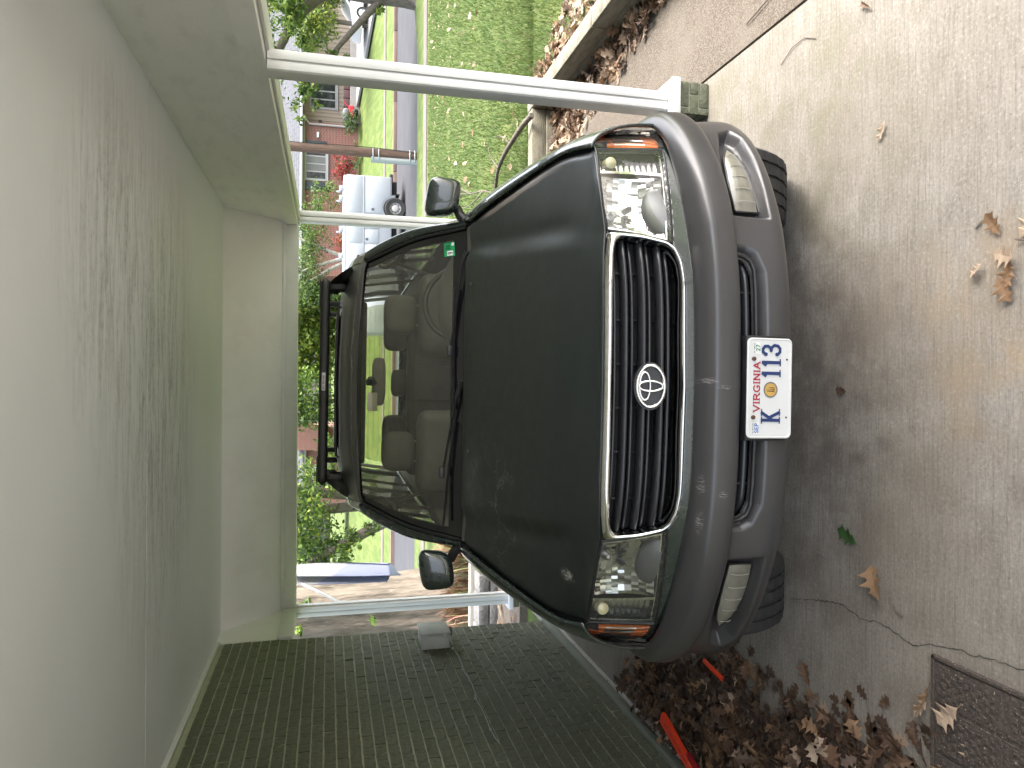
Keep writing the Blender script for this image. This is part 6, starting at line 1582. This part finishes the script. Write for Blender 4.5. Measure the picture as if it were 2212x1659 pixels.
rf_ = mk('roof', [(5.8, -.55, 3.50), (24.5, -.55, 3.50), (24.5, 4.2, 5.7), (5.8, 4.2, 5.7), (24.5, 8.8, 3.5), (5.8, 8.8, 3.5), (5.8, -.55, 3.40), (24.5, -.55, 3.40), (24.5, 8.8, 3.4), (5.8, 8.8, 3.4)], [(0, 1, 2, 3), (3, 2, 4, 5), (6, 9, 8, 7), (0, 6, 7, 1), (5, 4, 8, 9), (0, 3, 5, 9, 6), (1, 7, 8, 4, 2)], M_shing, hs)
box('gutter', 5.8, 24.5, -.64, -.55, 3.40, 3.53, M_wht2, rf_, .02); box('frieze', 6.3, 15.3, -.04, -.001, 3.28, 3.50, M_wht2, hs)
tube('downspout', [(15.55, -.45, 3.42), (15.15, -.08, 3.05), (15.15, -.08, .45)], .055, M_wht2, hs, 8)
window(hs, 11.95, 13.75, 2.10, 3.22, 0, 4, blinds=(1, 2)); box('shutter', 11.30, 11.80, -.05, -.001, 2.05, 3.28, mat('dark_shutter', (.035, .045, .055), .5), hs, .01)
box('shutter', 13.95, 14.2, -.05, -.001, 2.05, 3.28, MATS['dark_shutter'], hs, .01)
window(hs, 16.6, 18.1, 1.55, 2.98, 1.2, 3); box('porch_slab', 15.4, 22, -.6, 1.19, .0, .72, M_farc, hs)
for i in range(3): box('porch_planter', 16.55 + i * .52, 17.03 + i * .52, .45, .85, .721, 1.08, mat('maroon_planter', (.12, .055, .055), .6), hs, .02)
box('lamp', 15.7, 15.85, 1.10, 1.19, 2.35, 2.55, mat('lamp_dark', (.05, .05, .05), .5), hs, .02); box('meter', 14.4, 14.7, -.12, -.001, 2.5, 2.62, mat('meter_pale', (.6, .62, .66), .5), hs)
cart = thing('garden_cart', 'red garden cart with a grey sack at the porch corner', 'cart', (15.75, 44.2, .27))
bm = bmesh.new(); bbox(bm, -.25, .35, -.25, .25, .25, .55, .05); bm_obj('tray', bm, mat('cart_red', (.50, .02, .03), .4), cart)
tube('handle', [(.3, 0, .5), (.62, 0, .85)], .025, MATS['cart_red'], cart, 6); grid('wheel', lathe([(.05, -.3), (.17, -.29), (.17, .29), (.05, .3)], 20, 'y') + np.array((0, 0, .18)), M_rubber, cart, closed_v=True)
grid('sack', superell(-.15, -.05, .68, .38, .26, .24, .8), mat('sack_grey', (.12, .12, .125), .8, bump=(9, 1, .05)), cart, closed_v=True)
h2 = thing('garage', 'white garage with pale wall at the far right', 'garage', (0, 52, 0)); box('wall', 23.5, 34, 0, 7, -.3, 3.4, M_wht2, h2); box('door', 24.6, 29.2, -.06, -.001, .2, 2.5, mat('garage_door', (.45, .50, .56), .6), h2, .01)
for i in range(3): box('door_seam', 24.6, 29.2, -.066, -.0605, .74 + i * .56, .76 + i * .56, M_twd, h2)
mk('roof', [(23, -.5, 3.35), (34.5, -.5, 3.35), (34.5, 3.5, 5.2), (23, 3.5, 5.2), (34.5, 7.5, 3.35), (23, 7.5, 3.35)], [(0, 1, 2, 3), (3, 2, 4, 5), (0, 3, 5), (1, 4, 2), (0, 5, 4, 1)], M_shing, h2)
h3 = thing('distant_house', 'distant brick house with grey roof seen above the rack', 'house', (0, 56, 0)); box('wall', -9.5, -3.2, 0, 7, 0, 3.7, M_rb, h3)
mk('roof', [(-10, -.5, 3.65), (-2.7, -.5, 3.65), (-2.7, 3.5, 5.6), (-10, 3.5, 5.6), (-2.7, 7.5, 3.65), (-10, 7.5, 3.65)], [(0, 1, 2, 3), (3, 2, 4, 5), (0, 3, 5), (1, 4, 2), (0, 5, 4, 1)], M_shing, h3)
box('trim', -9.6, -3.1, -.30, -.001, 3.42, 3.66, M_wht2, h3); window(h3, -8.1, -6.2, 1.7, 2.9, 0, 3); box('gable_wall', -4.8, -3.0, -1.4, -.001, 2.0, 4.3, M_rb, h3)
shrub('shrub', 'round yellow-green shrub before the distant brick house', (-4.9, 53.5, .2), (1.2, .8, 1.15), 900, ('yellow', 'pale', 'bright'), (2, 2, 2), .08, 75)
dv = mk('driveway', [(16.2, 44.4, .262), (22.5, 44.4, .262), (28, 36.5, -.60), (20.2, 36.5, -.60)], [(0, 1, 2, 3)], M_farc); md_ = dv.modifiers.new('thickness', 'SOLIDIFY'); md_.thickness = .12; md_.offset = -1; tag(dv, 'pale concrete driveway up to the far house', 'driveway', kind='structure')
# parked white car on that driveway
t = thing('parked_car', 'white car standing on the far driveway behind the tree', 'car', (21.0, 41.0, -.10), (0, 0, R(4)))
body = [(-2.25, .35), (-2.3, .62), (-2.1, .85), (-1.2, .98), (-.5, 1.42), (1.1, 1.46), (1.9, 1.02), (2.25, .9), (2.3, .4)]
poly_prism('body', body, -.85, .85, mat('car_white', (.70, .71, .72), .3, coat=.8), t, 'xz', .04)
poly_prism('side_window', [(-1.0, 1.0), (-.42, 1.36), (1.0, 1.40), (1.55, 1.04)], -.875, -.852, M_frit, t, 'xz')
for x in (-1.42, 1.40):
    w_ = sub_empty('wheel', t, (x, -.74, .33)); grid('tyre', lathe([(.21, -.12), (.31, -.13), (.335, -.10), (.335, .10), (.21, .11)], 28, 'y'), M_rubber, w_, closed_v=True, sharp=40); grid('rim', lathe([(.215, -.11), (.19, -.08), (.06, -.11), (.001, -.11)], 10, 'y'), M_silver, w_, closed_v=True)
